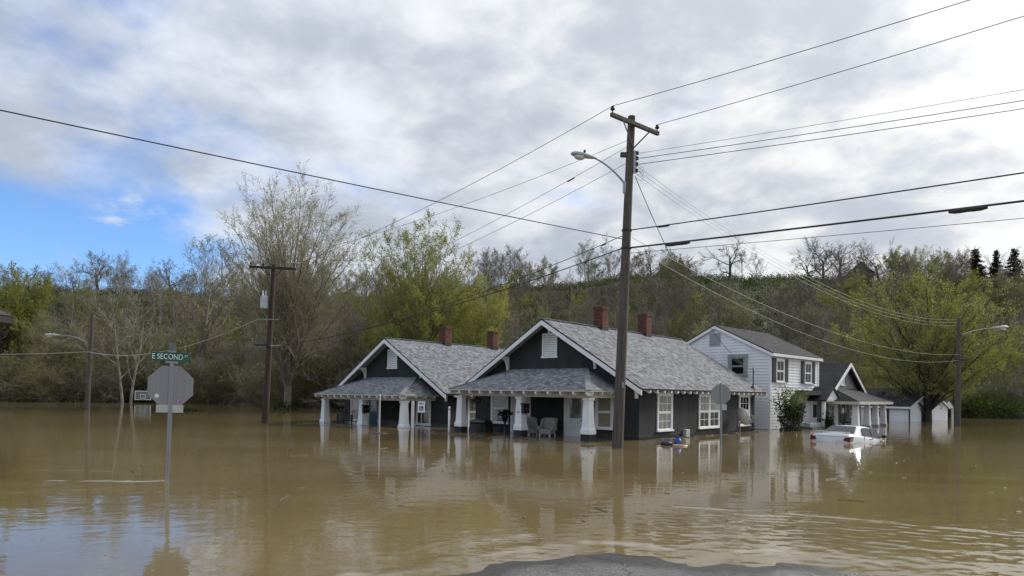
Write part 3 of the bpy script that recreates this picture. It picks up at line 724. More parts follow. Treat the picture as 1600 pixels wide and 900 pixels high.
# satellite dish
t_ = thing('satellite_dish', 'grey satellite dish on a thin post before the rear window', 'dish', (11.35, 33.1, -1.0), R(118))
MB().tube([(0, 0, 0), (0, 0, 1.55)], .03, 8).build('mast', M_GALV, t_)
dv = []; df = []; nr, na = 6, 24; Td = Matrix.Translation((0, -.10, 1.78)) @ Matrix.Rotation(R(68), 4, 'X')
for i in range(nr+1):
    r_ = .47*i/nr
    for k in range(na): a = 2*math.pi*k/na; dv.append(Td @ Vector((r_*.92*math.cos(a), r_*math.sin(a), .34*(i/nr)**2*.47)))
for i in range(nr):
    for k in range(na): df.append((i*na+k, i*na+(k+1) % na, (i+1)*na+(k+1) % na, (i+1)*na+k))
ds = MB().add(dv, df).build('reflector', mat('dish_grey', (.72, .72, .71), .5), t_, smooth=True)
so = ds.modifiers.new('solid', 'SOLIDIFY'); so.thickness = .015
MB().tube([Td @ Vector((0, -.45, .16)), Td @ Vector((0, -.30, .62))], .016, 6).build('feed_arm', M_BLACK, t_)
MB().tube([Td @ Vector((0, -.30, .58)), Td @ Vector((0, -.22, .68))], [.045, .055], 8).build('receiver', M_BLACK, t_)
# floating drum and bags
t_ = thing('blue_jug', 'blue plastic jug floating against the charcoal side wall', 'jug', (6.15, 24.6, -.06), R(20)); t_.scale = (.78, .78, .78)
MB().lathe([(.16, 0), (.19, .05), (.19, .26), (.15, .34), (.10, .38), (.10, .45), (.08, .46)], n=14).build('body', mat('blue_plastic', (.018, .075, .30), .4), t_, smooth=True)
MB().lathe([(.105, .42), (.105, .49), (.03, .50)], n=12).build('cap', mat('blue_cap', (.015, .03, .2), .4), t_)
t_ = thing('floating_bag', 'dark purple bag floating left of the blue jug', 'bag', (5.72, 24.45, 0), R(10))
rr = random.Random(2); bv = []
M_BAG = mat('dark_purple_plastic', (.012, .010, .035), .4)
MB().lathe([(.05, -.06), (.20, -.02), (.22, .06), (.14, .13), (.03, .15)], n=11).build('bag', M_BAG, t_, smooth=True)
MB().tube([(.0, 0, .14), (.08, .03, .19), (.13, .02, .12)], .018, 6).build('tied_end', M_BAG, t_)
t_.scale = (1.15, .8, 1)
t_ = thing('orange_tub', 'flat tan tub lid floating under the blue jug', 'lid', (6.12, 24.15, -.01), 0)
MB().lathe([(.26, -.03), (.28, .02), (.25, .05), (.22, .035)], n=18).build('lid', mat('tan_plastic', (.35, .22, .09), .5), t_)

# ------------------------------------------------------------------ clapboard houses
def clapboards(parent, T, s0f, s1f, z0, z1, pitch, m, wall, name='clapboard'):
    """boards on a wall plane seen from -y; s range depends on height (gables); alike boards share a mesh"""
    z = z0; cache = {}
    while z < z1 - .02:
        zt = min(z+pitch, z1); a0, b0, a1, b1 = s0f(z), s1f(z), s0f(zt), s1f(zt)
        if b0 - a0 < .06: break
        if b1 - a1 < .02: c = (a1+b1)/2; a1, b1 = c-.01, c+.01
        key = tuple(round(q, 3) for q in (a0, b0, a1, b1, zt-z))
        if key not in cache:
            o = MB(T).hexa([(a0, -.040, 0), (b0, -.040, 0), (b0, -.001, 0), (a0, -.001, 0), (a1, -.006, zt-z-.004), (b1, -.006, zt-z-.004), (b1, -.001, zt-z-.004), (a1, -.001, zt-z-.004)]).build(name, m, wall)
            cache[key] = o.data
        else: o = link(name, cache[key], m, wall)
        o.location.z = z; z += pitch
def gable_house(name, label, loc, rz, Wg, Dp, ze, za, ov=.25, ovs=.3, wall_m=M_CLAP, roof_m=None, boards=.17, board_m=None):
    """gable faces -y (x from -Wg to 0), long side faces +x"""
    h = thing(name, label, 'house', loc, rz); cx = -Wg/2; sl = (za-ze)/(-cx)
    wl = MB().prism([(0, -1.2), (0, ze-.05), (cx, za-.06), (-Wg, ze-.05), (-Wg, -1.2)][::-1], 'y', 0, Dp).build('wall', wall_m, h)
    if boards:
        bm = board_m or wall_m
        clapboards(h, Matrix(), lambda z: -Wg + max(0, (z-ze))/sl, lambda z: -max(0, (z-ze))/sl, -.3, za-.1, boards, bm, wl)
        clapboards(h, side_T(0), lambda z: 0.0, lambda z: Dp, -.3, ze-.08, boards, bm, wl)
    rm = roof_m or mat('dark_asphalt_shingle', (.036, .037, .040), .9, .15, 5.0, .004, 50, attr='tint')
    for sgn in (1, -1):
        X = lambda d: cx + sgn*d
        hw = -cx+ovs; zo = za - sl*hw
        poly = [(X(0), za+.06), (X(hw), zo+.06), (X(hw), zo-.06), (X(0), za-.06)]
        r = MB().prism(poly if sgn < 0 else poly[::-1], 'y', -ov, Dp+ov).build('roof', M_ROOFEDGE, h)
        L = math.hypot(hw, za-zo); et = (-sgn*hw/L, 0, (za-zo)/L)
        shingles('shingle_courses', [((X(hw), -ov-.01, zo+.064), (0, 1, 0), et, lambda t: 0, lambda t: Dp+2*ov+.02, L)], r, rm, seed=31+sgn, expo=.2, tab=.4, lo=.8, hi=1.2)
        for y_ in (-ov-.035, Dp+ov-.005):
            MB().prism([(X(0), za-.0), (X(hw+.01), zo+.0), (X(hw+.01), zo-.16), (X(0), za-.16)], 'y', y_, y_+.04).build('bargeboard', M_WHITE, h)
        MB().box(*sorted((X(hw-.02), X(hw+.03))), -ov, Dp+ov, zo-.13, zo+.03).build('gutter', M_WHITE, h)
    return h, wl
# --- white two-storey house
a5 = R(5); V3 = Vector((V.x*math.cos(a5)+V.y*math.sin(a5), -V.x*math.sin(a5)+V.y*math.cos(a5), 0)); U3 = Vector((V3.y, -V3.x, 0)); RZ3 = math.atan2(U3.y, U3.x)
W3 = Vector((14.46, 37.3, 0))
H3, wl3 = gable_house('two_storey_house', 'white clapboard two-storey house behind the nearer bungalow', W3, RZ3, 6.76, 6.6, 4.36, 6.02, ov=.15, ovs=.22)
MB().box(-.09, .05, -.055, .03, -.3, 4.30).box(-.035, .052, 6.52, 6.64, -.3, 4.30).build('corner_board', M_WHITE, H3)
MB().box(-3.74, -3.05, -.07, 0, 4.85, 5.58).build('gable_vent', M_GREYPAINT, H3)
wf = window(H3, Matrix.Translation((0, -.04, 0)), -2.52, -1.32, 3.10, 4.08, 1, 1, (M_GLASSD, M_GLASSD), m=M_GREYPAINT, casing=.2)
T3 = side_T(.04)
for (a, b_, zb, zt) in ((.16, 2.12, 2.72, 3.98), (3.98, 5.92, 2.72, 3.98)):
    sw = .42
    window(H3, T3, a+sw+.03, b_-sw-.03, zb, zt-.06, 2, 1, (M_GLASSD, M_GLASSD), casing=.08)
    for (p, q) in ((a, a+sw), (b_-sw, b_)):
        s_ = MB(T3).box(p, q, -.06, -.02, zb-.04, zt+.06).build('shutter', M_SHUT, H3)
        for i in range(9): MB(T3).box(p+.05, q-.05, -.07, -.058, zb+.02+i*.135, zb+.10+i*.135).build('louvre_slat', M_SHUT, s_)
# entrance portico with a small front gable, and a pent roof over a bay
ph = MB(T3).prism([(3.35, 2.26), (5.05, 2.26), (5.35, 1.98), (3.05, 1.98)], 'y', -.72, .0).build('pent_roof', M_ROOFEDGE, H3)
po = MB(T3).prism([(4.95, 1.62), (7.05, 1.62), (7.05, 1.70), (6.0, 2.42), (4.95, 1.70)], 'y', -1.05, .0).build('portico', M_CLAP, H3)
for sgn in (-1, 1):
    MB(T3).prism([(6.0, 2.52), (6.0, 2.44), (6.0+sgn*1.2, 1.62), (6.0+sgn*1.2, 1.70)], 'y', -1.18, .0).build('portico_roof', M_ROOFEDGE, po)
for z in np.arange(1.70, 2.3, .12):
    hw = 1.05*(2.42-z)/.72
    MB(T3).box(6.0-hw, 6.0+hw, -1.07, -1.045, z, z+.11).build('clapboard', M_CLAP, po)
for s_ in (5.05, 6.95): MB(T3).box(s_-.09, s_+.09, -1.02, -.84, -1, 1.62).build('portico_post', M_WHITE, H3, bevel=.01)
door(H3, T3, 5.55, 6.45, -.3, 1.55, M_WHITE, M_GLASSD, (.6, 1.4), casing=.1)
window(H3, T3, 3.30, 4.50, .35, 1.55, 1, 1, (M_GLASSD, M_GLASSD))
MB(T3).box(3.0, 7.2, -1.1, -.025, -1, .10).build('porch_slab', mat('dark_concrete', (.10, .10, .10), .9), H3)
MB(T3).box(3.2, 5.0, -.9, -.5, .101, .34).build('stoop_planter', M_GREYPAINT, H3, bevel=.02)
# --- grey cottage with front gable facing the side street
P4 = Vector((22.63, 44.36, 0)) - U*.46; RZ4 = RZ + math.pi/2   # local x -> V, outward -y -> U
H4 = thing('grey_cottage', 'grey cottage with dark steep roof and open columned porch behind the car', 'house', P4, RZ4)
M_COT = mat('grey_stucco', (.26, .26, .25), .9, .12, 1.5, .003, 40); M_DROOF = mat('dark_asphalt_shingle', (.036, .037, .040), .9, .15, 5.0, .004, 50, attr='tint')
MB().prism([(-4.4, -1.2), (4.4, -1.2), (4.4, 2.0), (0, 4.08), (-4.4, 2.0)], 'y', 0, 8).build('wall', M_COT, H4)
for sgn in (1, -1):
    hw = 4.75; zo = 1.86; zt = 4.2; L = math.hypot(hw, zt-zo)
    poly = [(0, zt), (sgn*hw, zo), (sgn*hw, zo-.1), (0, zt-.1)]
    r = MB().prism(poly if sgn < 0 else poly[::-1], 'y', -.4, 8.4).build('roof', M_ROOFEDGE, H4)
    shingles('shingle_courses', [((sgn*hw, -.41, zo+.004), (0, 1, 0), (-sgn*hw/L, 0, (zt-zo)/L), lambda t: 0, lambda t: 8.82, L)], r, M_DROOF, seed=41+sgn, expo=.2, tab=.4, lo=.8, hi=1.2)
    MB().prism([(0, zt-.02), (sgn*hw, zo-.02), (sgn*hw, zo-.24), (0, zt-.24)], 'y', -.46, -.402).build('bargeboard', M_WHITE, H4)
    MB().box(*sorted((sgn*(hw-.02), sgn*(hw+.06))), -.4, 8.4, zo-.12, zo+.0).build('gutter', M_WHITE, H4)
window(H4, Matrix(), -.95, -.05, 2.72, 3.35, 2, 1, (M_WHITE, M_WHITE))
pl4, pr_4, pf4, pz4, pt4, tl4, tr4 = -4.5, 4.1, -2.05, 1.62, 2.46, -2.4, 2.2
pr4 = MB().add([(pl4, pf4, pz4), (pr_4, pf4, pz4), (pr_4, 0, pz4), (pl4, 0, pz4), (tl4, -.002, pt4), (tr4, -.002, pt4), (pl4, pf4, pz4-.12), (pr_4, pf4, pz4-.12), (pr_4, 0, pz4-.12), (pl4, 0, pz4-.12)],
   [(0, 1, 5, 4), (1, 2, 5), (3, 0, 4), (6, 9, 8, 7), (0, 6, 7, 1), (1, 7, 8, 2), (3, 9, 6, 0)]).build('porch_roof', M_ROOFEDGE, H4)
d4, h4, l4, r4 = -pf4, pt4-pz4, tl4-pl4, pr_4-tr4; Lf = math.hypot(d4, h4); Lr = math.hypot(r4, h4); Ll = math.hypot(l4, h4)
shingles('shingle_courses', [((pl4, pf4, pz4+.005), (1, 0, 0), (0, d4/Lf, h4/Lf), lambda t: l4*t/Lf, lambda t: pr_4-pl4-r4*t/Lf, Lf), ((pr_4, pf4, pz4+.005), (0, 1, 0), (-r4/Lr, 0, h4/Lr), lambda t: d4*t/Lr, lambda t: d4, Lr),
    ((pl4, pf4, pz4+.005), (0, 1, 0), (l4/Ll, 0, h4/Ll), lambda t: d4*t/Ll, lambda t: d4, Ll)], pr4, M_DROOF, seed=51, expo=.2, tab=.4, lo=.8, hi=1.2)
MB().box(pl4-.04, pr_4+.04, pf4-.04, pf4-.002, pz4-.16, pz4+.01).box(pl4-.04, pl4-.002, pf4, 0, pz4-.16, pz4+.01).build('fascia', M_BEIGE, pr4)
for s_ in (-3.9, -1.2, .9, 3.0):
    c = MB().frustum(s_, -1.7, .12, 1.5, .40, .28).build('column', M_WHITE, H4)
    MB().box(s_-.24, s_+.24, -1.94, -1.46, -1, .12).build('plinth', M_GREYPAINT, c)
MB().box(-4.3, 3.6, -2.0, -.01, -1, -.05).build('porch_floor', M_GREYPAINT, H4)
window(H4, Matrix(), -3.4, -1.9, .55, 1.4, 2, 1, (M_GLASSD, M_GLASSD)); window(H4, Matrix(), 1.2, 2.6, .55, 1.4, 2, 1, (M_GLASSD, M_GLASSD))
door(H4, Matrix(), -.7, .2, -.3, 1.42, M_SHUT, M_GLASSD, (.6, 1.2), casing=.1)
window(H4, Matrix.Translation((-4.4, 0, 0)) @ Matrix.Rotation(-math.pi/2, 4, 'Z'), -4.5, -3.2, .6, 1.5, 2, 1, (M_GLASSD, M_GLASSD))
t_ = thing('porch_swing', 'dark porch swing hanging inside the grey cottage porch', 'swing', P4 + Vector(V)*-2.6 + Vector(U)*.9, RZ4)
MB().box(-.7, .7, -.25, .25, .28, .33).build('seat', M_BLACK, t_); MB().box(-.7, .7, .22, .27, .33, .85).build('backrest', M_BLACK, t_)
for s_ in (-.66, .66): MB().tube([(s_, 0, .33), (s_, 0, 1.49)], .012, 4).build('chain', M_BLACK, t_)
# --- white garage and the small gabled kiosk beyond it
RZ5 = RZ + R(-6)
H5, wl5 = gable_house('white_garage', 'long white clapboard garage with dark roof beside the leaning tree', Vector((32.0, 53.9, 0)), RZ5, 7.5, 7.0, 1.28, 2.72, ov=.15, ovs=.25, boards=.2)
H5['category'] = 'garage'
# ridge runs along x on this one: covered by turning the house so that its gable faces the side street
H5.rotation_euler = (0, 0, RZ + math.pi/2 - R(12)); 
T5 = Matrix.Rotation(-math.pi/2, 4, 'Z') @ Matrix.Translation((0, 0, 0))
H5.location = Vector((32.3, 54.1, 0)) + Matrix.Rotation(RZ + math.pi/2 - R(12), 3, 'Z') @ Vector((7.5, 0, 0))
TL5 = Matrix.Translation((-7.5, 0, 0)) @ Matrix.Rotation(-math.pi/2, 4, 'Z')
clapboards(H5, TL5, lambda z: -7.0, lambda z: 0.0, -.3, 1.2, .2, M_CLAP, wl5)
window(H5, Matrix.Translation((0, -.04, 0)), -5.3, -4.5, -.1, 1.0, 1, 1, (M_GLASSD, M_GLASSD), m=M_SHUT, casing=.12)
MB().box(-3.95, -3.5, -.07, -.02, 1.55, 2.05).build('gable_vent', M_SHUT, H5)
door(H5, Matrix.Translation((-.04, 0, 0)) @ TL5, -2.8, -1.7, -.3, .92, M_CLAP, M_GLASSD, (.3, .8), casing=.16, casing_m=M_SHUT)
MB(TL5).box(-7.1, .06, -.07, -.042, 1.04, 1.19).build('frieze_board', M_SHUT, H5)
MB().tube([(-7.60, -.06, -1), (-7.60, -.06, 1.15)], .06, 8).build('downpipe', M_SHUT, H5)
MB().box(-5.4, -5.0, 3, 3.4, 2.10, 2.42).build('roof_vent', M_BLACK, H5)
t_ = thing('entry_canopy', 'tiny white gabled canopy on thin posts beyond the leaning tree', 'canopy', (39.24, 59.8, 0), RZ4 - R(14))
MB().prism([(-1.15, 1.12), (1.15, 1.12), (0, 1.86)], 'y', 0, .1).build('gable', M_CLAP, t_)
for sgn in (1, -1):
    MB().prism([(0, 1.98), (0, 1.87), (sgn*1.35, 1.02), (sgn*1.35, 1.12)], 'y', -.1, 2.4).build('roof', M_ROOFEDGE, t_)
    for y in (.1, 2.2): MB().box(sgn*1.0-.07, sgn*1.0+.07, y-.07, y+.07, -1.2, 1.12).build('post', M_WHITE, t_)
# --- eave of the building at the left edge
t_ = thing('dark_eaved_building', 'dark overhanging eave of a building at the left edge', 'building', (-15.85, 19.9, .10), R(-6))
MB().prism([(0.0, 3.90), (-.12, 3.72), (-9, 3.2), (-9, 3.9), (-4.5, 6.0)], 'y', -8, 1.0).build('roof', M_ROOFEDGE, t_)
MB().box(-.14, .02, -8, 1.02, 3.66, 3.86).build('fascia', mat('brown_fascia', (.018, .015, .013), .8), t_)
MB().box(-8.2, -.9, -7.2, .3, -1.2, 3.6).build('wall', M_WALL, t_)

# ------------------------------------------------------------------ sunken car
car = thing('sunken_car', 'white sedan sunk to its windows in front of the grey cottage', 'car', (14.85, 28.8, -.78), 0)
M_CARP = mat('white_car_paint', (.68, .69, .70), .25, .03, 2.0, coat=.8)
M_CGL = mat('car_glass', (.03, .033, .035), .12, .2, 2.0, spec=.35)
def loft(secs, closed=True):
    """secs: list of rings (same count)"""
    m_ = MB(); n = len(secs[0]); vs = [p for s in secs for p in s]; fs = []
    for i in range(len(secs)-1):
        for k in range(n):
            k2 = (k+1) % n; fs.append((i*n+k, i*n+k2, (i+1)*n+k2, (i+1)*n+k))
    fs.append(tuple(range(n))[::-1]); fs.append(tuple(range((len(secs)-1)*n, len(secs)*n)))
    return m_.add(vs, fs)
def ring(y, w0, w1, z0, z1):
    c = .10
    return [(-w0, y, z0), (w0, y, z0), (w0+.02, y, (z0+z1)/2), (w1, y, z1-.09), (w1-.10, y, z1-.012), (w1*.45, y, z1+.012), (-w1*.45, y, z1+.012), (-w1+.10, y, z1-.012), (-w1, y, z1-.09), (-w0-.02, y, (z0+z1)/2)]
# local y forward, x right; rear bumper at y=-2.2
body = loft([ring(-2.22, .70, .74, .42, .80), ring(-2.12, .80, .80, .30, .96), ring(-1.85, .83, .81, .25, .99), ring(-1.20, .84, .82, .22, .995), ring(-.3, .85, .83, .22, .97), ring(.7, .85, .82, .22, .94), ring(1.45, .84, .80, .22, .88), ring(2.05, .78, .74, .26, .76), ring(2.25, .68, .64, .36, .62)]).build('body', M_CARP, car, smooth=True)
bv = body.modifiers.new('bevel', 'BEVEL'); bv.width = .02; bv.segments = 2; bv.limit_method = 'ANGLE'
def gring(y, w0, w1, z0, z1): return [(-w0, y, z0), (w0, y, z0), (w1, y, z1-.05), (w1-.09, y, z1), (0, y, z1+.02), (-w1+.09, y, z1), (-w1, y, z1-.05)]
gh = loft([gring(-1.62, .74, .70, .95, 1.0), gring(-1.02, .77, .575, .95, 1.34), gring(-.75, .78, .57, .95, 1.375), gring(-.2, .78, .565, .95, 1.39), gring(.25, .78, .56, .94, 1.36), gring(.42, .78, .56, .93, 1.30), gring(1.05, .76, .70, .90, .95)]).build('cabin', M_CARP, car, smooth=True)
gb = gh.modifiers.new('bevel', 'BEVEL'); gb.width = .02; gb.segments = 2; gb.limit_method = 'ANGLE'
# rear window, proud of the sloping cabin back
def pane_quad(name, pts, m_, off):
    pts = [Vector(p) for p in pts]; n_ = (pts[1]-pts[0]).cross(pts[2]-pts[0]).normalized()
    c_ = sum(pts, Vector())/len(pts)
    ring_ = []
    for i, p in enumerate(pts):      # rounded corners
        a = pts[i-1]; b2 = pts[(i+1) % len(pts)]
        ring_ += [p + (a-p).normalized()*.06, p + ((c_-p).normalized())*.018, p + (b2-p).normalized()*.06]
    k = len(ring_)
    return MB().add([p + n_*off for p in ring_] + [p - n_*.012 for p in ring_], [tuple(range(k)), tuple(range(k, 2*k))[::-1]] + [(i, k+i, k+(i+1) % k, (i+1) % k) for i in range(k)]).build(name, m_, car)
pane_quad('rear_window', [(-.64, -1.555, 1.040), (.64, -1.555, 1.040), (.515, -1.065, 1.325), (-.515, -1.065, 1.325)], M_CGL, .022)
for s in (1, -1):
    o1 = [(s*.762, -1.02, 1.0), (s*.772, -.28, .985), (s*.615, -.28, 1.33), (s*.62, -.86, 1.305)]
    o2 = [(s*.772, -.20, .985), (s*.768, .78, .965), (s*.625, .30, 1.30), (s*.615, -.20, 1.33)]
    for q in (o1, o2): pane_quad('side_window', q if s > 0 else q[::-1], M_CGL, .014)
    tl_ = MB().prism([(-2.235, .66), (-2.235, .74), (-2.15, .885), (-1.93, .885), (-1.98, .74), (-2.10, .66)], 'x', s*.815-.02, s*.815+.02)
    tl_.prism([(s*.56, .70), (s*.80, .66), (s*.82, .85), (s*.62, .83)], 'y', -2.245, -2.10)
    tl_.build('tail_light', mat('red_lens', (.15, .006, .006), .2, coat=1), car)
    mr = MB().frustum(s*.90, .62, .98, 1.10, .20, .16, .10, .12).build('mirror', M_BLACK, car, bevel=.02)
    for y in (-1.35, 1.35):
        wh = MB().tube([(s*.66, y, .30), (s*.86, y, .30)], .30, 20).build('wheel', mat('tyre_rubber', (.02, .02, .02), .9), car)
        MB().tube([(s*.86, y, .30), (s*.872, y, .30)], .19, 16).build('rim', M_GALV, wh)
MB().box(-.70, .70, -2.10, -1.98, 1.035, 1.06).box(-.62, -.56, -2.07, -2.0, .985, 1.035).box(.56, .62, -2.07, -2.0, .985, 1.035).build('spoiler', M_CARP, car, bevel=.008)
MB().box(-.26, .26, -2.262, -2.235, .60, .72).build('licence_plate', M_WHITE, car)
for s in (1, -1):
    MB().box(*sorted((s*.845, s*.862)), -1.6, 1.5, .60, .645).build('side_moulding', M_BLACK, car)
    for y in (-.24, -.98): MB().box(*sorted((s*.818, s*.842)), y-.006, y+.006, .45, .955).build('door_seam', M_BLACK, car)
    for y in (-.45, .55): MB().box(*sorted((s*.82, s*.855)), y-.09, y+.09, .84, .87).build('door_handle', M_BLACK, car, bevel=.008)
    MB().bar((s*.765, -1.10, 1.0), (s*.775, .95, .975), .012, .018).build('window_trim', M_BLACK, car)
MB().box(-.70, .70, -2.232, -2.205, .865, .875).box(-.72, .72, -1.64, -1.62, 1.004, 1.012).build('boot_seam', M_BLACK, car)
MB().box(-.86, .86, -2.30, -2.05, .34, .52).build('bumper', M_CARP, car, bevel=.05)
car.rotation_euler = (R(-4.6), 0, math.atan2(V.y, V.x) - math.pi/2 + R(-11))

# ------------------------------------------------------------------ street furniture
def octagon(r): return [(r*math.cos(math.pi/8+i*math.pi/4), r*math.sin(math.pi/8+i*math.pi/4)) for i in range(8)]
M_SIGNB = mat('weathered_sign_back', (.27, .275, .28), .55, .10, 2.0, metal=.25, stretch=(6, 1, .3))
def stop_sign(label, loc, lean, zc, r, rz, plate, pz, street=None):
    t_ = thing('stop_sign', label, 'sign', loc, rz)
    t_.rotation_euler = (0, lean, rz)
    top = zc + r*.924 + .055
    # U-channel post with punched holes
    pm = MB().box(-.012, .026, -.034, -.030, -1, top).box(-.016, -.012, -.034, -.006, -1, top).box(.026, .030, -.034, -.006, -1, top)
    pm.box(-.032, -.016, -.008, -.004, -1, top).box(.030, .046, -.008, -.004, -1, top)
    ps = pm.build('post', M_GALV, t_)
    hl = MB(); z = .05
    while z < top-.05: hl.box(.000, .014, -.0352, -.0342, z, z+.014); z += .05
    hl.build('punched_holes', M_BLACK, ps, kind='stuff')
    MB().prism([(x, zc+z_) for x, z_ in octagon(r)], 'y', .002, .006).build('sign_face_back', M_SIGNB, t_)
    MB().prism([(x, zc+z_) for x, z_ in octagon(r*.985)], 'y', .0062, .0085).build('red_face', mat('stop_red', (.35, .012, .015), .5), t_)
    pw, ph_ = plate
    MB().box(-pw/2, pw/2, -.0035, .0012, pz-ph_, pz).build('all_way_plate', mat('pale_plate', (.50, .51, .47), .6, .12), t_, bevel=.03 if False else 0)
    if street:
        # cap bracket, street-name blades crossing above
        MB().box(-.11, .11, -.03, .02, top-.002, top+.035).build('bracket', M_GALV, t_)
        grn = mat('street_sign_green', (.006, .115, .075), .45, .08)
        bl = MB().box(-.36, .31, -.013, -.009, top+.037, top+.207).build('street_name_blade', grn, t_)
        num_text('E SECOND', .150, bl, M_WHITE, Matrix.Translation((-.073, -.0145, top+.12)) @ Matrix.Rotation(math.pi/2, 4, 'X') @ Matrix.Scale(.76, 4, (1, 0, 0)), 'street_name')
        num_text('ST', .062, bl, M_WHITE, Matrix.Translation((.252, -.0145, top+.145)) @ Matrix.Rotation(math.pi/2, 4, 'X'), 'street_suffix')
        MB().box(-.07, .07, -.02, .012, top+.209, top+.245).build('bracket', M_GALV, t_)
        T_ = Matrix.Translation((0, 0, 0)) @ Matrix.Rotation(R(80), 4, 'Z')
        MB(T_).box(-.34, .34, -.003, .003, top+.246, top+.40).build('cross_street_blade', mat('street_sign_dark', (.03, .045, .045), .5), t_)
        MB().tube([(-.235, -.0, zc-.19), (-.235, .001, zc-.19)], .038, 16).build('round_sticker', M_WHITE, t_)
        st = MB().box(.13, .205, -.0005, .001, zc-.33, zc-.24).build('square_sticker', mat('pink_sticker', (.45, .30, .38), .6), t_)
        MB().box(.165, .180, -.0025, -.0008, zc-.325, zc-.255).build('sticker_print', mat('sticker_ink', (.08, .05, .14), .6), st)
    return t_
stop_sign('back of the near stop sign under the green E SECOND street name sign', (-6.70, 13.0, 0), R(1.0), 1.840, .432, R(25), (.475, .150), 1.478, True)
stop_sign('back of the stop sign standing in water by the charcoal side wall', (7.46, 23.72, 0), R(-.4), 1.89, .385, R(4), (.44, .20), 1.525)

def cobra_lamp(parent, p0, p1, p2, sc=1.0, flip=1, arm_r=.032):
    p0, p1, p2 = Vector(p0), Vector(p1), Vector(p2)
    pts = [p0*(1-t)**2 + p1*2*t*(1-t) + p2*t*t for t in [i/12 for i in range(13)]]
    MB().tube(pts, [arm_r*1.15 - arm_r*.35*i/12 for i in range(13)], 8).build('lamp_arm', M_GALV, parent, smooth=True)
    d = (pts[-1]-pts[-2]); d.z *= .35; d.normalize(); sd_ = d.cross(Vector((0, 0, 1))).normalized(); upv = sd_.cross(d)
    prof = [(-.12, .035, .03, .03), (.02, .06, .05, .05), (.20, .105, .09, .06), (.42, .155, .11, .055), (.60, .15, .10, .05), (.70, .10, .06, .03), (.735, .03, .02, .01)]
    rings = []
    for (s, hw, hu, hd) in prof:
        c = p2 + d*s*sc
        rings.append([c + sd_*hw*sc*math.cos(a) + upv*(hu if math.sin(a) > 0 else hd)*sc*math.sin(a) for a in [k*math.pi/6 for k in range(12)]])
    hd_ = loft(rings).build('lamp_housing', M_LAMP, parent, smooth=True)
    rings = []
    for (dz_, f) in ((-.03, 1.0), (-.09, .92), (-.13, .65), (-.145, .2)):
        rings.append([p2 + d*(.44*sc + .19*sc*f*math.cos(a)) + sd_*.13*sc*f*math.sin(a) + upv*dz_*sc for a in [k*math.pi/6 for k in range(12)]])
    loft(rings).build('lens', M_LENS, hd_, smooth=True)
    MB().tube([p2 + d*.30*sc + upv*.09*sc, p2 + d*.30*sc + upv*.19*sc], .04*sc, 8).build('photocell', M_BLACK, hd_)
def insulator(parent, p, name='insulator', sc=1.0):
    return MB(Matrix.Translation(p)).lathe([(.02*sc, -.10*sc), (.02*sc, 0), (.075*sc, .01*sc), (.08*sc, .05*sc), (.045*sc, .07*sc), (.055*sc, .09*sc), (.05*sc, .13*sc), (.02*sc, .14*sc)], n=10).build(name, M_CABLE, parent, smooth=True)
# main pole
PB = Vector((3.63, 22.73, 0)); PT = Vector((3.97, 22.73, 11.38))
def on_pole(z): return PB + (PT-PB)*(z/PT.z)
pole = thing('utility_pole', 'tall leaning wooden utility pole with street lamp in front of the nearer bungalow', 'utility pole', PB)
def rel(p, base=PB): return Vector(p) - base
n = 9; MB().tube([rel(on_pole(-1.0 + 12.38*i/n)) for i in range(n+1)], [.20 - .075*i/n for i in range(n+1)], 18).build('shaft', M_WOOD, pole, smooth=False)
ad = Vector((.7724, .6352, 0)); an = Vector((.6352, -.7724, 0)); ac = rel(on_pole(11.05)) + an*.19
MB().bar(ac - ad*1.23, ac + ad*1.23, .105, .135).build('crossarm', M_WOOD, pole, bevel=.008)
for sg in (-1, 1): MB().bar(ac + ad*sg*.72 + an*.06 - Vector((0, 0, .05)), rel(on_pole(10.25)) + an*.15, .02, .045).build('crossarm_brace', M_WOOD, pole)
for s in (-1.16, 1.16): insulator(pole, ac + ad*s + Vector((0, 0, .16)))
INS_L = PB + ac - ad*1.16 + Vector((0, 0, .30)); INS_R = PB + ac + ad*1.16 + Vector((0, 0, .30))
for z in (10.1, 9.92, 9.72, 9.5):
    c = rel(on_pole(z)) + Vector((.24, -.05, 0))
    MB(Matrix.Translation(c)).lathe([(.03, -.05), (.06, -.045), (.06, -.02), (.035, 0), (.06, .02), (.06, .045), (.03, .05)], n=10).build('spool_insulator', M_CABLE, pole, smooth=True)
MB().box(rel(on_pole(9.8)).x+.12, rel(on_pole(9.8)).x+.235, -.07, -.03, 9.40, 10.18).build('spool_rack', M_GALV, pole)
MB().box(rel(on_pole(10.05)).x-.33, rel(on_pole(10.05)).x-.12, -.08, .06, 9.98, 10.12).build('bracket_box', M_WOOD, pole)
cobra_lamp(pole, rel(on_pole(9.02)) + Vector((-.13, -.05, 0)), rel(on_pole(9.62)) + Vector((-.66, -.1, .05)), rel(on_pole(9.95)) + Vector((-1.28, -.12, -.05)), 1.05)
MB().box(rel(on_pole(8.9)).x-.20, rel(on_pole(8.9)).x-.10, -.09, .0, 8.72, 9.12).build('arm_clamp', M_GALV, pole)
for z in (7.45, 6.84): MB().tube([rel(on_pole(z-.03)), rel(on_pole(z+.03))], .175, 14).build('cable_clamp', M_BLACK, pole)
MB().box(rel(on_pole(4.2)).x-.03, rel(on_pole(4.2)).x+.03, -.19, -.165, 2.05, 2.25).build('pole_tag', M_GALV, pole)
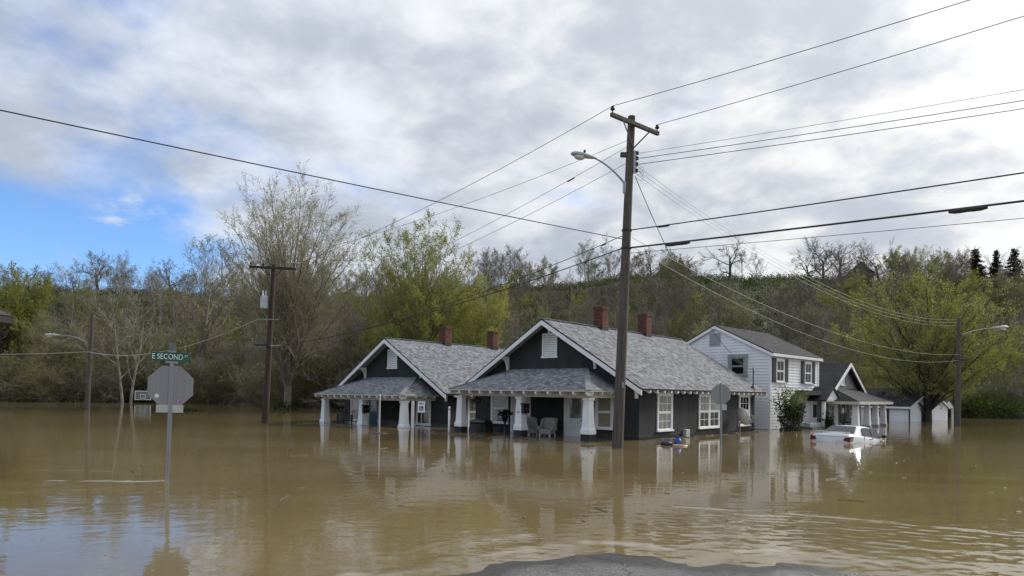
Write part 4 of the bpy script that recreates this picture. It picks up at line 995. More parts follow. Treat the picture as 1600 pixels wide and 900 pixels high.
# pole left of the bungalows, with a crossarm and a small transformer
P2 = Vector((-13.37, 36.13, 0)); P2T = Vector((-13.05, 36.13, 8.62))
def on2(z): return P2 + (P2T-P2)*(z/P2T.z)
p2 = thing('utility_pole', 'dark reddish utility pole with crossarm and transformer left of the bungalows', 'utility pole', P2)
MB().tube([on2(-1+9.62*i/6)-P2 for i in range(7)], [.19-.065*i/6 for i in range(7)], 14).build('shaft', M_WOODR, p2)
c2 = on2(8.42)-P2+Vector((0, -.2, 0))
MB().bar(c2+Vector((-1.22, -.05, .02)), c2+Vector((1.22, .15, -.03)), .10, .13).build('crossarm', M_WOODR, p2)
for s in (-1, 1): MB().bar(c2+Vector((s*.6, .0, -.06)), on2(7.85)-P2+Vector((0, -.14, 0)), .012, .04).build('crossarm_brace', M_BLACK, p2)
for s in (-1.15, -.5, 1.15): insulator(p2, c2+Vector((s, .03*s, .15)), sc=.9)
tr = MB(Matrix.Translation(on2(6.2)-P2+Vector((-.36, -.1, 0)))).lathe([(.05, 0), (.19, .02), (.20, .06), (.20, .62), (.21, .64), (.12, .70), (.02, .72)], n=14).build('transformer', mat('pale_transformer_grey', (.45, .46, .48), .5), p2, smooth=False)
for dx_ in (-.08, .08): MB(Matrix.Translation(on2(6.2)-P2+Vector((-.36+dx_, -.1, .70)))).lathe([(.035, 0), (.05, .05), (.03, .1), (.045, .15), (.02, .30)], n=8).build('bushing', mat('white_porcelain', (.6, .6, .6), .3), tr)
for dx_ in (-.5, -.3, .25, .42): insulator(p2, on2(5.6)-P2+Vector((dx_, -.12, .1)), sc=.7)
MB().bar(on2(5.62)-P2+Vector((-.55, -.15, 0)), on2(5.62)-P2+Vector((.5, -.15, 0)), .03, .03).build('service_bracket', M_GALV, p2)
MB().bar(on2(4.2)-P2+Vector((-.75, -.15, .04)), on2(4.2)-P2+Vector((.1, -.15, 0)), .09, .09).build('cable_closure', M_CABLE, p2)
MB().bar(on2(4.2)-P2+Vector((.12, -.15, 0)), on2(4.2)-P2+Vector((.75, -.15, .02)), .04, .06).build('cable_bracket', M_GALV, p2)
# street-lamp poles far left and far right
PL = Vector((-33.05, 51.93, 0)); pL = thing('lamp_pole', 'weathered wooden street lamp pole at the far left shore', 'lamp pole', PL)
MB().tube([(-.05, 0, -1), (0, 0, 2), (.14, 0, 5), (.20, 0, 7.58)], [.20, .18, .15, .12], 12).build('shaft', M_WOOD, pL)
cobra_lamp(pL, (.0, -.12, 5.25), (-1.0, -.3, 5.85), (-2.3, -.3, 5.80), 1.35, arm_r=.03)
MB().bar((.15, -.1, 7.35), (.95, -.1, 7.15), .03, .03).build('line_bracket', M_GALV, pL)
PR = Vector((31.10, 46.40, 0)); pR = thing('lamp_pole', 'grey wooden street lamp pole in the water beside the big budding tree', 'lamp pole', PR)
MB().tube([(-.02, 0, -1), (0, 0, 3), (.02, 0, 7.55)], [.21, .18, .12], 12).build('shaft', M_WOOD, pR)
cobra_lamp(pR, (.12, -.1, 6.35), (1.0, -.1, 6.75), (2.45, -.1, 6.90), 1.3, arm_r=.03)
MB().bar((-.35, -.2, 4.68), (.55, -.1, 4.58), .09, .09).build('cable_closure', M_CABLE, pR)

# ------------------------------------------------------------------ overhead lines
def span(label, p, q, sag, r, m=M_WIRE, n=28, name='overhead_wire', cat='wire', splice=()):
    p = Vector(p); q = Vector(q)
    pts = [p.lerp(q, i/n) - Vector((0, 0, 4*sag*(i/n)*(1-i/n))) for i in range(n+1)]
    if not splice:
        o = MB(Matrix.Translation(-p)).tube(pts, r, 5).build(name, m); o.location = p
        return tag(o, label, cat)
    t_ = thing(name, label, cat, p); MB(Matrix.Translation(-p)).tube(pts, r, 5).build('cable', m, t_)
    for (f0, f1, rr_) in splice:
        a = [p.lerp(q, f0+(f1-f0)*k/6) - Vector((0, 0, 4*sag*(f0+(f1-f0)*k/6)*(1-f0-(f1-f0)*k/6) + rr_*.8)) for k in range(7)]
        MB(Matrix.Translation(-p)).tube(a, [rr_*.5, rr_, rr_, rr_*.9, rr_, rr_, rr_*.5], 8).build('splice_case', M_CABLE, t_)
    return t_
def ext(p, q, k): p = Vector(p); q = Vector(q); return p + (q-p)*k
AL = on2(8.42)+Vector((-1.1, -.2, .2)); AR = on2(8.42)+Vector((1.1, -.1, .15))
span('bare wire from the left end of the crossarm up out of the frame top', INS_L, ext(INS_L, (9.86, 15.63, 11.32), 3.0), .35, .011)
span('bare wire from the right end of the crossarm to the upper right corner', INS_R, ext(INS_R, (12.1, 15.78, 11.32), 3.0), .35, .011)
span('bare wire from the left insulator down to the transformer pole crossarm', INS_L, AR, .35, .010)
span('thin wire from just under the crossarm to the transformer pole crossarm', on_pole(10.55)+Vector((-.12, 0, 0)), AL, .5, .008)
span('thin spliced wire from below the crossarm down left behind the lamp', on_pole(10.32)+Vector((-.12, 0, 0)), on2(5.72)+Vector((.4, -.12, 0)), .45, .008, splice=((.10, .115, .028),))
span('thin wire leaving the pole beneath the street lamp bracket box', on_pole(9.75)+Vector((-.14, 0, 0)), on2(5.66)+Vector((.3, -.12, 0)), .5, .008)
for z, far, lab in ((10.10, (13.31, 17.35, 10.15), 'highest of the three wires leaving the spool rack to the right'), (9.92, (13.46, 17.54, 9.95), 'middle of the three wires leaving the spool rack to the right'), (9.72, (13.58, 17.69, 9.80), 'lowest of the three wires leaving the spool rack to the right')):
    p = on_pole(z)+Vector((.32, -.05, 0)); span(lab, p, ext(p, far, 2.6), .18, .011 if z < 10 else .007, M_CABLE if z < 10 else M_WIRE)
for k, (z, dz_, lab) in enumerate(((9.66, 7.50, 'highest of the three wires falling from the spool rack toward the right lamp pole'), (9.52, 7.30, 'middle of the three wires falling from the spool rack toward the right lamp pole'), (9.36, 7.10, 'lowest of the three wires falling from the spool rack toward the right lamp pole'))):
    span(lab, on_pole(z)+Vector((.26, -.05, 0)), PR+Vector((.0, 0, dz_-.05)), 1.5, .007)
span('black telephone cable rising right from the pole, upper of two thick ones', on_pole(7.45)+Vector((.15, -.08, 0)), ext(on_pole(7.45), (12.31, 16.03, 7.45), 2.6), .12, .020, M_CABLE, name='overhead_cable', cat='cable', splice=((.035, .05, .035),))
span('thickest black cable with splice cases leaving the pole to the right', on_pole(6.84)+Vector((.15, -.08, 0)), ext(on_pole(6.84), (12.56, 16.35, 6.84), 2.6), .10, .030, M_CABLE, name='overhead_cable', cat='cable', splice=((.045, .075, .06), (.325, .355, .065)))
span('thin wire below the thickest cable running to the right edge', on_pole(6.66)+Vector((.15, -.08, 0)), ext(on_pole(6.66), (13.31, 17.32, 6.68), 2.6), .10, .009)
span('long black wire crossing the sky from the left edge to the pole', on_pole(7.12)+Vector((-.1, -.1, 0)), ext(on_pole(7.05), (-9.68, 12.4, 7.05), 2.0), .12, .014, M_CABLE, name='overhead_cable', cat='cable')
span('upper of two black cables from the pole down to the transformer pole', on_pole(7.25)+Vector((-.15, -.05, 0)), on2(4.24)+Vector((.7, -.15, 0)), .55, .013, M_CABLE, name='overhead_cable', cat='cable', splice=((.03, .04, .03),))
span('lower of two black cables from the pole down to the transformer pole', on_pole(6.82)+Vector((-.15, -.05, 0)), on2(4.18)+Vector((.6, -.15, 0)), .40, .018, M_CABLE, name='overhead_cable', cat='cable')
span('upper pale cable falling behind the white house to the right lamp pole', on_pole(7.2)+Vector((.2, 0, 0)), PR+Vector((0, -.1, 5.0)), 1.15, .009, M_WIREL, name='overhead_cable', cat='cable')
span('lower pale cable falling behind the white house to the right lamp pole', on_pole(6.9)+Vector((.2, 0, 0)), PR+Vector((0, -.15, 4.6)), 1.4, .009, M_WIREL, name='overhead_cable', cat='cable')
span('dark service wire from the pole to the bungalow roof mast', on_pole(9.3)+Vector((.2, -.05, 0)), hp(A1, .26, 11.12, 3.22), 1.2, .013, M_CABLE, name='service_drop', cat='wire')
span('pale rope-like wire sagging from the transformer pole to the left edge', on2(5.62)+Vector((-.55, -.15, .05)), (-33.1+.1, 51.7, 4.55), .95, .020, M_ROPE)
span('pale wire running on from the left lamp pole out of the frame', (-33.0, 51.7, 4.55), (-62, 62, 5.2), .4, .020, M_ROPE)
# slack drip loops by the spool rack
for k in range(3):
    a = on_pole(9.7-.1*k)+Vector((.30, -.05, 0)); o = MB(Matrix.Translation(-a)).tube([a, a+Vector((.18, -.03, -.12-.06*k)), a+Vector((.10, -.05, -.28-.05*k)), a+Vector((-.05, -.05, -.2-.04*k))], .006, 4).build('drip_loop', M_CABLE); o.location = a
    tag(o, ['short curled wire loop nearest the top of the spool rack', 'short curled wire loop in the middle of the spool rack', 'short curled wire loop at the bottom of the spool rack'][k], 'wire')
#TREES
# ------------------------------------------------------------------ trees
B_GREY = mat('grey_bark', (.175, .160, .138), .95, .25, 3.0)
B_BROWN = mat('brown_bark', (.145, .125, .100), .95, .25, 3.0)
B_DARK = mat('dark_bark', (.042, .037, .031), .95, .25, 3.0)
B_PALE = mat('pale_sycamore_bark', (.36, .34, .29), .9, color2=(.14, .12, .09), vscale=1.2)
B_TWIG = mat('twig_brown', (.195, .168, .132), .95, .25, 1.0)
B_PTWIG = mat('pale_twig', (.270, .235, .185), .95, .2, 1.0)
B_OLIVE = mat('twig_olive', (.190, .172, .105), .95, .25, 1.0)
L_BUD = leafmat('pale_bud_leaf', (.225, .235, .110), (.360, .365, .185), .5)
L_YELLOW = leafmat('yellow_green_leaf', (.280, .300, .070), (.430, .435, .125), .5)
L_SPRING = leafmat('spring_green_leaf', (.200, .225, .045), (.350, .360, .085), .5)
L_LIME = leafmat('lime_leaf', (.250, .290, .065), (.390, .420, .110), .5)
L_OLIVE = leafmat('olive_leaf', (.110, .114, .036), (.190, .184, .064), .45)
L_PINE = leafmat('dark_needles', (.016, .024, .013), (.034, .046, .022), .15)
BASE = {}
class Grow:
    """recursive branching; tubes go to the trunk mesh or the crown mesh by level"""
    def __init__(s, seed, levels, split=2, rmin=.008):
        s.rmin = rmin; s.r = random.Random(seed); s.lv = levels; s.split = split
        s.V = ([], []); s.F = ([], []); s.leafp = []; s.leafd = []
    def tube(s, which, pts, rad, n):
        V_ = s.V[which]; F_ = s.F[which]; base = len(V_)
        d0 = (pts[-1]-pts[0]).normalized(); a = d0.orthogonal().normalized(); b_ = d0.cross(a)
        cs = [(math.cos(2*math.pi*k/n), math.sin(2*math.pi*k/n)) for k in range(n)]
        for p, r_ in zip(pts, rad):
            for c, si in cs: V_.append((p.x+(a.x*c+b_.x*si)*r_, p.y+(a.y*c+b_.y*si)*r_, p.z+(a.z*c+b_.z*si)*r_))
        for i in range(len(pts)-1):
            o = base+i*n
            for k in range(n):
                k2 = (k+1) % n; F_.append((o+k, o+k2, o+n+k2, o+n+k))
    def branch(s, p, d, L, r_, lvl):
        q = s.lv[lvl]; rn = s.r; n = q.get('seg', 4)
        pts = [p.copy()]; rad = [r_]; tip = q.get('tip', .25)
        for i in range(n):
            d = (d + Vector((rn.gauss(0, 1), rn.gauss(0, 1), rn.gauss(0, 1)))*q['wob'] + Vector((0, 0, q.get('up', 0)))).normalized()
            p = p + d*(L/n); pts.append(p.copy()); rad.append(r_*(1-(1-tip)*(i+1)/n))
        s.tube(0 if lvl < s.split else 1, pts, rad, q.get('side', 4))
        if 'leaf' in q:
            for _ in range(q['leaf'] if rn.random() < q.get('leafp', 1) else 0):
                t = rn.random()*n; i = min(int(t), n-1); s.leafp.append(pts[i].lerp(pts[i+1], t-i)); s.leafd.append(d)
        if lvl+1 < len(s.lv):
            k = q['kids']; k = max(1, int(k*(.8+.4*rn.random())+.5)); az = rn.random()*6.28
            for j in range(k):
                t = q.get('lo', .25) + (1-q.get('lo', .25))*(j+rn.random())/k; f = t*n; i = min(int(f), n-1)
                bp = pts[i].lerp(pts[i+1], f-i); br = rad[i]+(rad[i+1]-rad[i])*(f-i)
                bd = (pts[i+1]-pts[i]).normalized(); az += 2.4+rn.gauss(0, .4)
                o1 = bd.orthogonal().normalized(); o2 = bd.cross(o1); side = o1*math.cos(az)+o2*math.sin(az)
                ang = q['ang']*(1-.35*t)*(.75+.5*rn.random())
                cd = (bd*math.cos(ang)+side*math.sin(ang)).normalized()
                cl = L*q['rat']*(1-q.get('sh', .5)*t)*(.75+.5*rn.random())
                s.branch(bp, cd, cl, max(min(br*q.get('rr', .6), br*.9), s.rmin), lvl+1)
def tree_proto(name, label, seed, levels, H, bark, twig=None, leaf=None, lsize=.12, trunk_r=.03, stems=1, spread=.25, jit=.3, split=2, rmin=.010, droop=None):
    g_ = Grow(seed, levels, split, rmin); rn = g_.r
    for k in range(stems):
        a = 6.28*k/stems+rn.random()
        d = Vector((math.cos(a)*spread*(stems > 1), math.sin(a)*spread*(stems > 1), 1)).normalized()
        g_.branch(Vector((math.cos(a)*.25*(stems > 1), math.sin(a)*.25*(stems > 1), -.8)), d, H*(1 if stems == 1 else .8+.3*rn.random())*levels[0].get('len', .7), H*trunk_r*(1 if stems == 1 else .65), 0)
    t_ = thing(name, label, 'tree'); BASE[t_.name] = label
    me = bpy.data.meshes.new('trunk'); me.from_pydata(g_.V[0], [], g_.F[0]); me.polygons.foreach_set('use_smooth', [True]*len(me.polygons)); link('trunk', me, bark, t_)
    vs = np.array(g_.V[1]) if g_.V[1] else np.zeros((0, 3)); fs = g_.F[1]
    crown = bpy.data.meshes.new('crown')
    nl = len(g_.leafp); allv = [tuple(p) for p in vs]; allf = list(fs); nb = len(allf)
    if nl:
        r = np.random.default_rng(seed)
        lp = np.array([tuple(p) for p in g_.leafp]) + r.normal(size=(nl, 3))*jit*.3
        lv, lf = leaf_quads(lp, lsize, r, None if droop is None else np.array(droop))
        k = len(allv); allv += [tuple(p) for p in lv]; allf += [tuple(int(i)+k for i in q) for q in lf]
    crown.from_pydata(allv, [], allf)
    crown.materials.append(twig or bark)
    if nl:
        crown.materials.append(leaf); mi = np.zeros(len(allf), np.int32); mi[nb:] = 1; crown.polygons.foreach_set('material_index', mi)
    link('crown', crown, None, t_)
    zs = [v_[2] for v_ in allv] or [H]
    t_['top'] = float(np.percentile(np.array(zs), 99.7)); 
    return t_
# --- branching habits
def habit_bare(k=1.0, leaf=0, lp=1, up=.05, wob=.10): return [
    dict(len=.75, seg=7, wob=.05, up=.08, kids=9*k, lo=.28, ang=.85, rat=.55, sh=.45, rr=.55, side=8, tip=.15),
    dict(seg=6, wob=wob, up=up, kids=7*k, lo=.2, ang=.75, rat=.50, sh=.4, rr=.6, side=5),
    dict(seg=4, wob=.13, up=up, kids=6*k, lo=.15, ang=.75, rat=.55, sh=.3, rr=.6, side=4),
    dict(seg=3, wob=.16, up=up*.8, kids=5, lo=.1, ang=.75, rat=.55, sh=.3, rr=.6, side=3),
    dict(seg=2, wob=.2, up=.03, side=3, **(dict(leaf=leaf, leafp=lp) if leaf else {}))]
def habit_vase(leaf=1, lp=.6): return [
    dict(len=.46, seg=5, wob=.05, up=.10, kids=8, lo=.35, ang=.48, rat=1.0, sh=.35, rr=.62, side=8, tip=.35),
    dict(seg=7, wob=.06, up=.09, kids=10, lo=.15, ang=.50, rat=.46, sh=.35, rr=.55, side=5, tip=.12),
    dict(seg=4, wob=.09, up=.10, kids=7, lo=.1, ang=.5, rat=.52, sh=.3, rr=.6, side=4),
    dict(seg=3, wob=.12, up=.10, kids=5, lo=.1, ang=.55, rat=.55, sh=.3, rr=.6, side=3),
    dict(seg=2, wob=.15, up=.06, side=3, leaf=leaf, leafp=lp)]
def habit_dome(leaf=2, lp=.8, k=1.0): return [
    dict(len=.36, seg=5, wob=.04, up=.06, kids=6, lo=.45, ang=.62, rat=1.45, sh=.25, rr=.66, side=8, tip=.5),
    dict(seg=8, wob=.06, up=.045, kids=12*k, lo=.18, ang=.62, rat=.44, sh=.45, rr=.5, side=5, tip=.12),
    dict(seg=5, wob=.09, up=.07, kids=8*k, lo=.1, ang=.6, rat=.5, sh=.35, rr=.6, side=4),
    dict(seg=3, wob=.12, up=.07, kids=5, lo=.1, ang=.6, rat=.55, sh=.3, rr=.6, side=3),
    dict(seg=2, wob=.15, up=.05, side=3, leaf=leaf, leafp=lp)]
def habit_oak(k=1.0): return [
    dict(len=.50, seg=5, wob=.06, up=.05, kids=7, lo=.35, ang=1.05, rat=1.0, sh=.3, rr=.6, side=8, tip=.4),
    dict(seg=7, wob=.16, up=.05, kids=7*k, lo=.2, ang=.8, rat=.5, sh=.35, rr=.6, side=5, tip=.15),
    dict(seg=5, wob=.2, up=.03, kids=6*k, lo=.15, ang=.8, rat=.55, sh=.3, rr=.6, side=4),
    dict(seg=3, wob=.22, up=.02, kids=5, lo=.1, ang=.8, rat=.55, sh=.3, rr=.6, side=3),
    dict(seg=2, wob=.25, up=.0, side=3)]
def habit_shrub(leaf=0, lp=1, up=.02): return [
    dict(len=.7, seg=5, wob=.12, up=.02, kids=8, lo=.12, ang=.8, rat=.6, sh=.35, rr=.6, side=5, tip=.2),
    dict(seg=4, wob=.16, up=up, kids=7, lo=.1, ang=.8, rat=.55, sh=.3, rr=.6, side=4),
    dict(seg=3, wob=.2, up=up, kids=6, lo=.1, ang=.8, rat=.6, sh=.3, rr=.6, side=3),
    dict(seg=2, wob=.25, up=.0, side=3, **(dict(leaf=leaf, leafp=lp) if leaf else {}))]
def crown_tree(name, label, seed, xp, Y, H, rad, zc, vr, low, n_limb, trunk_r, fork, bark, twig, leaf, lsize, leaves, lp, kids=14, rel_len=.24, rmin=.010, lean=0.0):
    """one trunk whose limbs fan out to fill a rounded crown (centre zc, radii rad and vr, lowest limb at low)"""
    lv = [dict(seg=4, wob=.10, up=.05, kids=7, lo=.08, ang=.62, rat=.5, sh=.3, rr=.6, side=4), dict(seg=3, wob=.13, up=.05, kids=4.5, lo=.1, ang=.65, rat=.6, sh=.3, rr=.6, side=3), dict(seg=2, wob=.16, up=.03, side=3, leaf=leaves, leafp=lp)]
    g_ = Grow(seed, lv, 0, rmin); rn = g_.r
    ft = Vector((lean, 0, fork))
    g_.tube(0, [Vector((0, 0, -1.2)), Vector((lean*.3, 0, fork*.4)), ft, ft + Vector((0, 0, .6))], [trunk_r*1.25, trunk_r, trunk_r*.85, trunk_r*.6], 12)
    for i in range(n_limb):
        zz = low + (1-low)*((i+.5)/n_limb)**.85; az = i*2.39996+rn.gauss(0, .25); rr_ = math.sqrt(max(0, 1-zz*zz)); sc = .80+.22*rn.random()
        tg = Vector((math.cos(az)*rr_*rad*sc, math.sin(az)*rr_*rad*sc, zc+zz*vr*sc))
        st = Vector((lean*.6, 0, fork*(.45+.5*rn.random()))) if zz < .1 else ft
        mid = Vector((tg.x*.34, tg.y*.34, st.z+(tg.z-st.z)*(.62 if zz > 0 else .45)))
        pts = [st*(1-t)**2+mid*2*t*(1-t)+tg*t*t + Vector((rn.gauss(0, .10), rn.gauss(0, .10), rn.gauss(0, .06)))*(t > 0) for t in [k/9 for k in range(10)]]
        L = (tg-st).length; r0 = trunk_r*(.26+.16*rn.random()); rad_ = [max(r0*(1-.9*k/9), rmin*1.6) for k in range(10)]
        g_.tube(0, pts, rad_, 6)
        for j in range(kids):
            t = .22+.78*(j+rn.random())/kids; f = t*9; q = min(int(f), 8); bp = pts[q].lerp(pts[q+1], f-q); bd = (pts[q+1]-pts[q]).normalized()
            a = j*2.4+rn.random(); o1 = bd.orthogonal().normalized(); o2 = bd.cross(o1); ang = .45+.45*rn.random()
            g_.branch(bp, (bd*math.cos(ang)+(o1*math.cos(a)+o2*math.sin(a))*math.sin(ang)+Vector((0, 0, .18))).normalized(), L*rel_len*(1.1-.6*t)*(.7+.6*rn.random()), max(rad_[q]*.5, rmin), 0)
    X = pix(xp, Y); t_ = thing(name, label, 'tree', (X, Y, max(gz(X, Y), -.9)), 0)
    # limbs are part of the trunk mesh, twigs and leaves of the crown mesh
    me = bpy.data.meshes.new('trunk'); me.from_pydata(g_.V[0], [], g_.F[0]); me.polygons.foreach_set('use_smooth', [True]*len(me.polygons)); link('trunk', me, bark, t_)
    r = np.random.default_rng(seed); lp_ = np.array([tuple(p) for p in g_.leafp])+r.normal(size=(len(g_.leafp), 3))*.08
    lv_, lf_ = leaf_quads(lp_, lsize, r); k = len(g_.V[1]); nb = len(g_.F[1]); cm = bpy.data.meshes.new('crown')
    cm.from_pydata(g_.V[1]+[tuple(p) for p in lv_], [], g_.F[1]+[tuple(int(i)+k for i in q) for q in lf_]); cm.materials.append(twig); cm.materials.append(leaf)
    mi = np.zeros(len(cm.polygons), np.int32); mi[nb:] = 1; cm.polygons.foreach_set('material_index', mi); link('crown', cm, None, t_)
    return t_
used = set()
def place(proto, x, y, z, H, rz, label=None, group=None, wide=1.0):
    o = proto if proto.name not in used else copy_tree(proto)
    used.add(proto.name)
    s_ = H/proto['top']; o.location = (x, y, z); o.rotation_euler = (0, 0, rz); o.scale = (s_*wide, s_*wide, s_)
    lb = label if label else BASE[proto.name] + where(x, y)
    o['label'] = lb
    if group: o['group'] = group + (where(x, y) if not label else '')
    return o
WHERE = [(-99, 60, ' at the left edge'), (60, 170, ' around the left lamp pole'), (170, 330, ' behind the street name sign'), (330, 500, ' behind the transformer pole'), (500, 640, ' left of the yellow-green tree'), (640, 790, ' behind the left bungalow chimneys'), (790, 960, ' above the nearer bungalow roof'), (960, 1110, ' just right of the tall pole'), (1110, 1280, ' above the white house'), (1280, 1400, ' above the grey cottage'), (1400, 1500, ' around the right lamp pole'), (1500, 3000, ' at the right edge')]
def where(x, y):
    px_ = 800+1040*x/y
    w0 = next((w_ for a, b_, w_ in WHERE if a <= px_ < b_), ' at the left edge')
    t_ = y - float(shore_y(x))
    return w0 + (', low by the water' if t_ < 8 else ', low down' if t_ < 24 else ', halfway up' if t_ < 48 else ', near the top' if t_ < 84 else '')
def pix(x, Y):           # ground position X for an image column at depth Y
    return (x-800.0)/1040.0*Y
def top_h(y, x, Y):      # height reached by an image row at depth Y
    return EYE + ((615+(x-800)*.0152)-y)/1040.0*Y
def gz(x, y): return float(hill_z(np.array([x]), np.array([y]))[0])
def put(proto, xp, Y, ytop, label, rz=0, wide=1.0, group=None, dx=0):
    X = pix(xp, Y)+dx; z = max(gz(X, Y), -.9); return place(proto, X, Y, z, top_h(ytop, xp, Y)-z, rz, label, group, wide)
rt = random.Random(77)
# the marked trees, each grown for itself
crown_tree('budding_maple', 'tallest budding tree with fine upright branches behind the transformer pole', 11, 450, 66, 23, 7.3, 14.6, 8.4, -.45, 40, .36, 4.5, B_BROWN, B_PTWIG, L_BUD, .115, 3, .85, rmin=.011)
crown_tree('yellow_willow', 'yellow-green leafing tree rising behind the left bungalow', 12, 648, 64, 19, 6.8, 11.2, 8.2, -.85, 38, .30, 3.5, B_BROWN, B_OLIVE, L_YELLOW, .14, 4, .9)
put(tree_proto('yellow_willow', '', 13, habit_dome(6, .9, .9), 16, B_GREY, B_OLIVE, L_YELLOW, .15, .020, stems=2, spread=.2), 716, 66, 430, 'lower yellow-green tree right of the taller one behind the left chimneys', 2.0, .75)
crown_tree('spreading_maple', 'wide spring-green tree with dark trunk standing in water by the white garage', 14, 1450, 55.5, 13, 6.1, 7.9, 4.9, -.7, 34, .34, 2.2, B_DARK, B_BROWN, L_LIME, .12, 4, .9, kids=13, rel_len=.27)
put(tree_proto('sycamore', '', 15, habit_bare(.95), 16, B_PALE, B_PALE, None, .1, .016, stems=2, spread=.10, split=3), 200, 80, 396, 'pale-barked bare sycamore rising left of the street name sign', .2, 1.0)
put(tree_proto('green_willow', '', 16, habit_vase(3, .9), 15, B_DARK, B_OLIVE, L_SPRING, .17, .018, stems=3, spread=.2), 8, 88, 420, 'bright green tree at the left edge of the picture', .5, 1.0)
put(tree_proto('budding_tree', '', 17, habit_bare(1, 1, .8), 15, B_GREY, B_TWIG, L_BUD, .15, .018), 300, 92, 366, 'budding tree left of the tallest tree on the slope', .5, 1.1)
# families for the wood: a few of each kind, then copies
bare = [tree_proto('bare_tree', 'bare grey-brown tree on the slope', 30+i, habit_bare(.9 + .1*(i % 2), up=.04+.03*(i % 3)), 14, [B_GREY, B_BROWN, B_PALE, B_BROWN][i], [B_TWIG, B_TWIG, B_OLIVE, B_TWIG][i], None, .1, .015, stems=1+(i % 2), spread=.15, rmin=.017) for i in range(4)]
oaks = [tree_proto('spreading_tree', 'bare spreading tree standing on the ridge against the sky', 40+i, habit_oak(.9+.1*i), 11, B_DARK, B_BROWN, None, .1, .030, rmin=.026) for i in range(3)]
leafy = [tree_proto('leafing_tree', 'light green leafing tree on the slope', 50+i, habit_bare(.9, 3, .75, up=.05), 12, B_BROWN, B_OLIVE, [L_SPRING, L_OLIVE, L_SPRING][i], .17, .016, rmin=.014) for i in range(3)]
olive = [tree_proto('budding_tree', 'olive budding tree on the slope', 60+i, habit_bare(1, 2, .8, up=.05), 13, B_BROWN, B_OLIVE, [L_OLIVE, L_BUD][i], .16, .015, stems=1+i, spread=.2, rmin=.014) for i in range(2)]
shrub = [tree_proto('bare_shrub', 'bare tangled shrub at the shore', 70+i, habit_shrub(), 5, B_BROWN, [B_TWIG, B_OLIVE][i % 2], None, .1, .012, stems=7, spread=.55, split=1) for i in range(2)] + \
        [tree_proto('budding_shrub', 'olive budding shrub at the shore', 74, habit_shrub(2, .7), 5, B_BROWN, B_OLIVE, L_OLIVE, .13, .012, stems=7, spread=.55, split=1)]
def conifer(seed, label):
    rn = random.Random(seed); t_ = thing('conifer', label, 'tree')
    MB().tube([(0, 0, -.5), (.05, 0, 5), (0, 0, 12)], [.26, .16, .02], 8).build('trunk', B_DARK, t_)
    pts = []; lim = MB(); z = 1.5
    while z < 11.8:
        for k in range(6):
            a = rn.random()*6.28; L = (12.2-z)*.33*(.6+.6*rn.random())
            e = Vector((math.cos(a)*L, math.sin(a)*L, z - .12*L + .1)); lim.tube([(0, 0, z), e], [.04, .01], 4)
            for j in range(int(10+L*16)):
                f = .12+.9*rn.random(); p = Vector((0, 0, z)).lerp(e, f); w_ = .32*(1-f*.5)
                pts.append((p.x+rn.gauss(0, w_), p.y+rn.gauss(0, w_), p.z+rn.gauss(0, .10)-.1))
        z += .45
    lim.build('limbs', B_DARK, t_)
    v_, f_ = leaf_quads(np.array(pts), .38, np.random.default_rng(seed)); link('crown', npmesh('crown', v_, f_), L_PINE, t_); t_['top'] = 12.0
    return t_
con = [conifer(3, 'dark conifer'), conifer(4, 'dark conifer')]
# ridge-line trees seen against the sky: (image column, row of the top, kind)
G1 = 'bare trees along the ridge'
ridge = [(40, 412, 0), (66, 408, 1), (113, 428, 2), (150, 392, 0), (185, 390, 3), (240, 402, 4), (262, 398, 1), (318, 378, 4), (345, 372, 3),
         (755, 412, 3), (778, 398, 4), (805, 402, 3), (838, 410, 5), (862, 404, 4), (905, 402, 3), (925, 388, 4), (948, 392, 5), (1015, 384, 1), (1040, 392, 4), (1058, 396, 0), (1074, 402, 4), (1086, 412, 3),
         (1138, 374, 0), (1158, 382, 3), (1184, 382, 4), (1262, 384, 1), (1285, 368, 2), (1310, 376, 0), (1345, 372, 3), (1372, 380, 1), (1398, 372, 4), (1425, 384, 3), (1452, 380, 5), (1480, 388, 1), (1500, 384, 3), (1556, 390, 4)]
for i, (x, y, k) in enumerate(ridge):
    Y = float(shore_y(pix(x, 165))) + 92 + rt.random()*8
    pr_ = (oaks+bare)[k] if k < 6 else leafy[0]
    put(pr_, x, Y, y, ('bare spreading tree on the skyline' if k < 3 else 'slender bare tree on the skyline') + where(pix(x, Y), Y), rt.random()*6.28, 1.05 if k < 3 else .8, G1 if k < 3 else 'slender trees along the ridge')
for k, (x, y, lab) in enumerate([(1522, 386, 'broad dark conifer on the ridge at the right'), (1556, 388, 'thin dark conifer in the middle of three on the right ridge'), (1584, 385, 'rightmost open-branched conifer on the ridge')]):
    put(con[k % 2], x, 150, y, lab, k*1.3, [1.35, .9, 1.05][k])
# the wooded slope
random.seed(5)
def slope(n, protos, xr, tr, hr, group, wide=1.0, seed=1):
    rn = random.Random(seed); tries = 0; k = 0
    while k < n and tries < n*30:
        tries += 1
        xp = xr[0]+(xr[1]-xr[0])*rn.random(); t = tr[0]+(tr[1]-tr[0])*rn.random()
        Y = float(shore_y(pix(xp, 110)))+t; X = pix(xp, Y); Y = float(shore_y(X))+t
        pxx = 800+1040*X/Y
        if (1075 < pxx < 1305 and t > 52) or t > 76: continue
        if any((X-a)**2+(Y-b_)**2 < (2.4)**2 for a, b_ in spots): continue
        spots.append((X, Y)); k += 1
        pr_ = protos[int(rn.random()*len(protos))]
        place(pr_, X, Y, gz(X, Y)-.2, hr[0]+(hr[1]-hr[0])*rn.random(), rn.random()*6.28, None, group, wide*(.85+.3*rn.random()))
spots = []
slope(215, bare, (-60, 1660), (4, 86), (8, 13), 'leafless trees of the hillside wood', 1.0, 1)
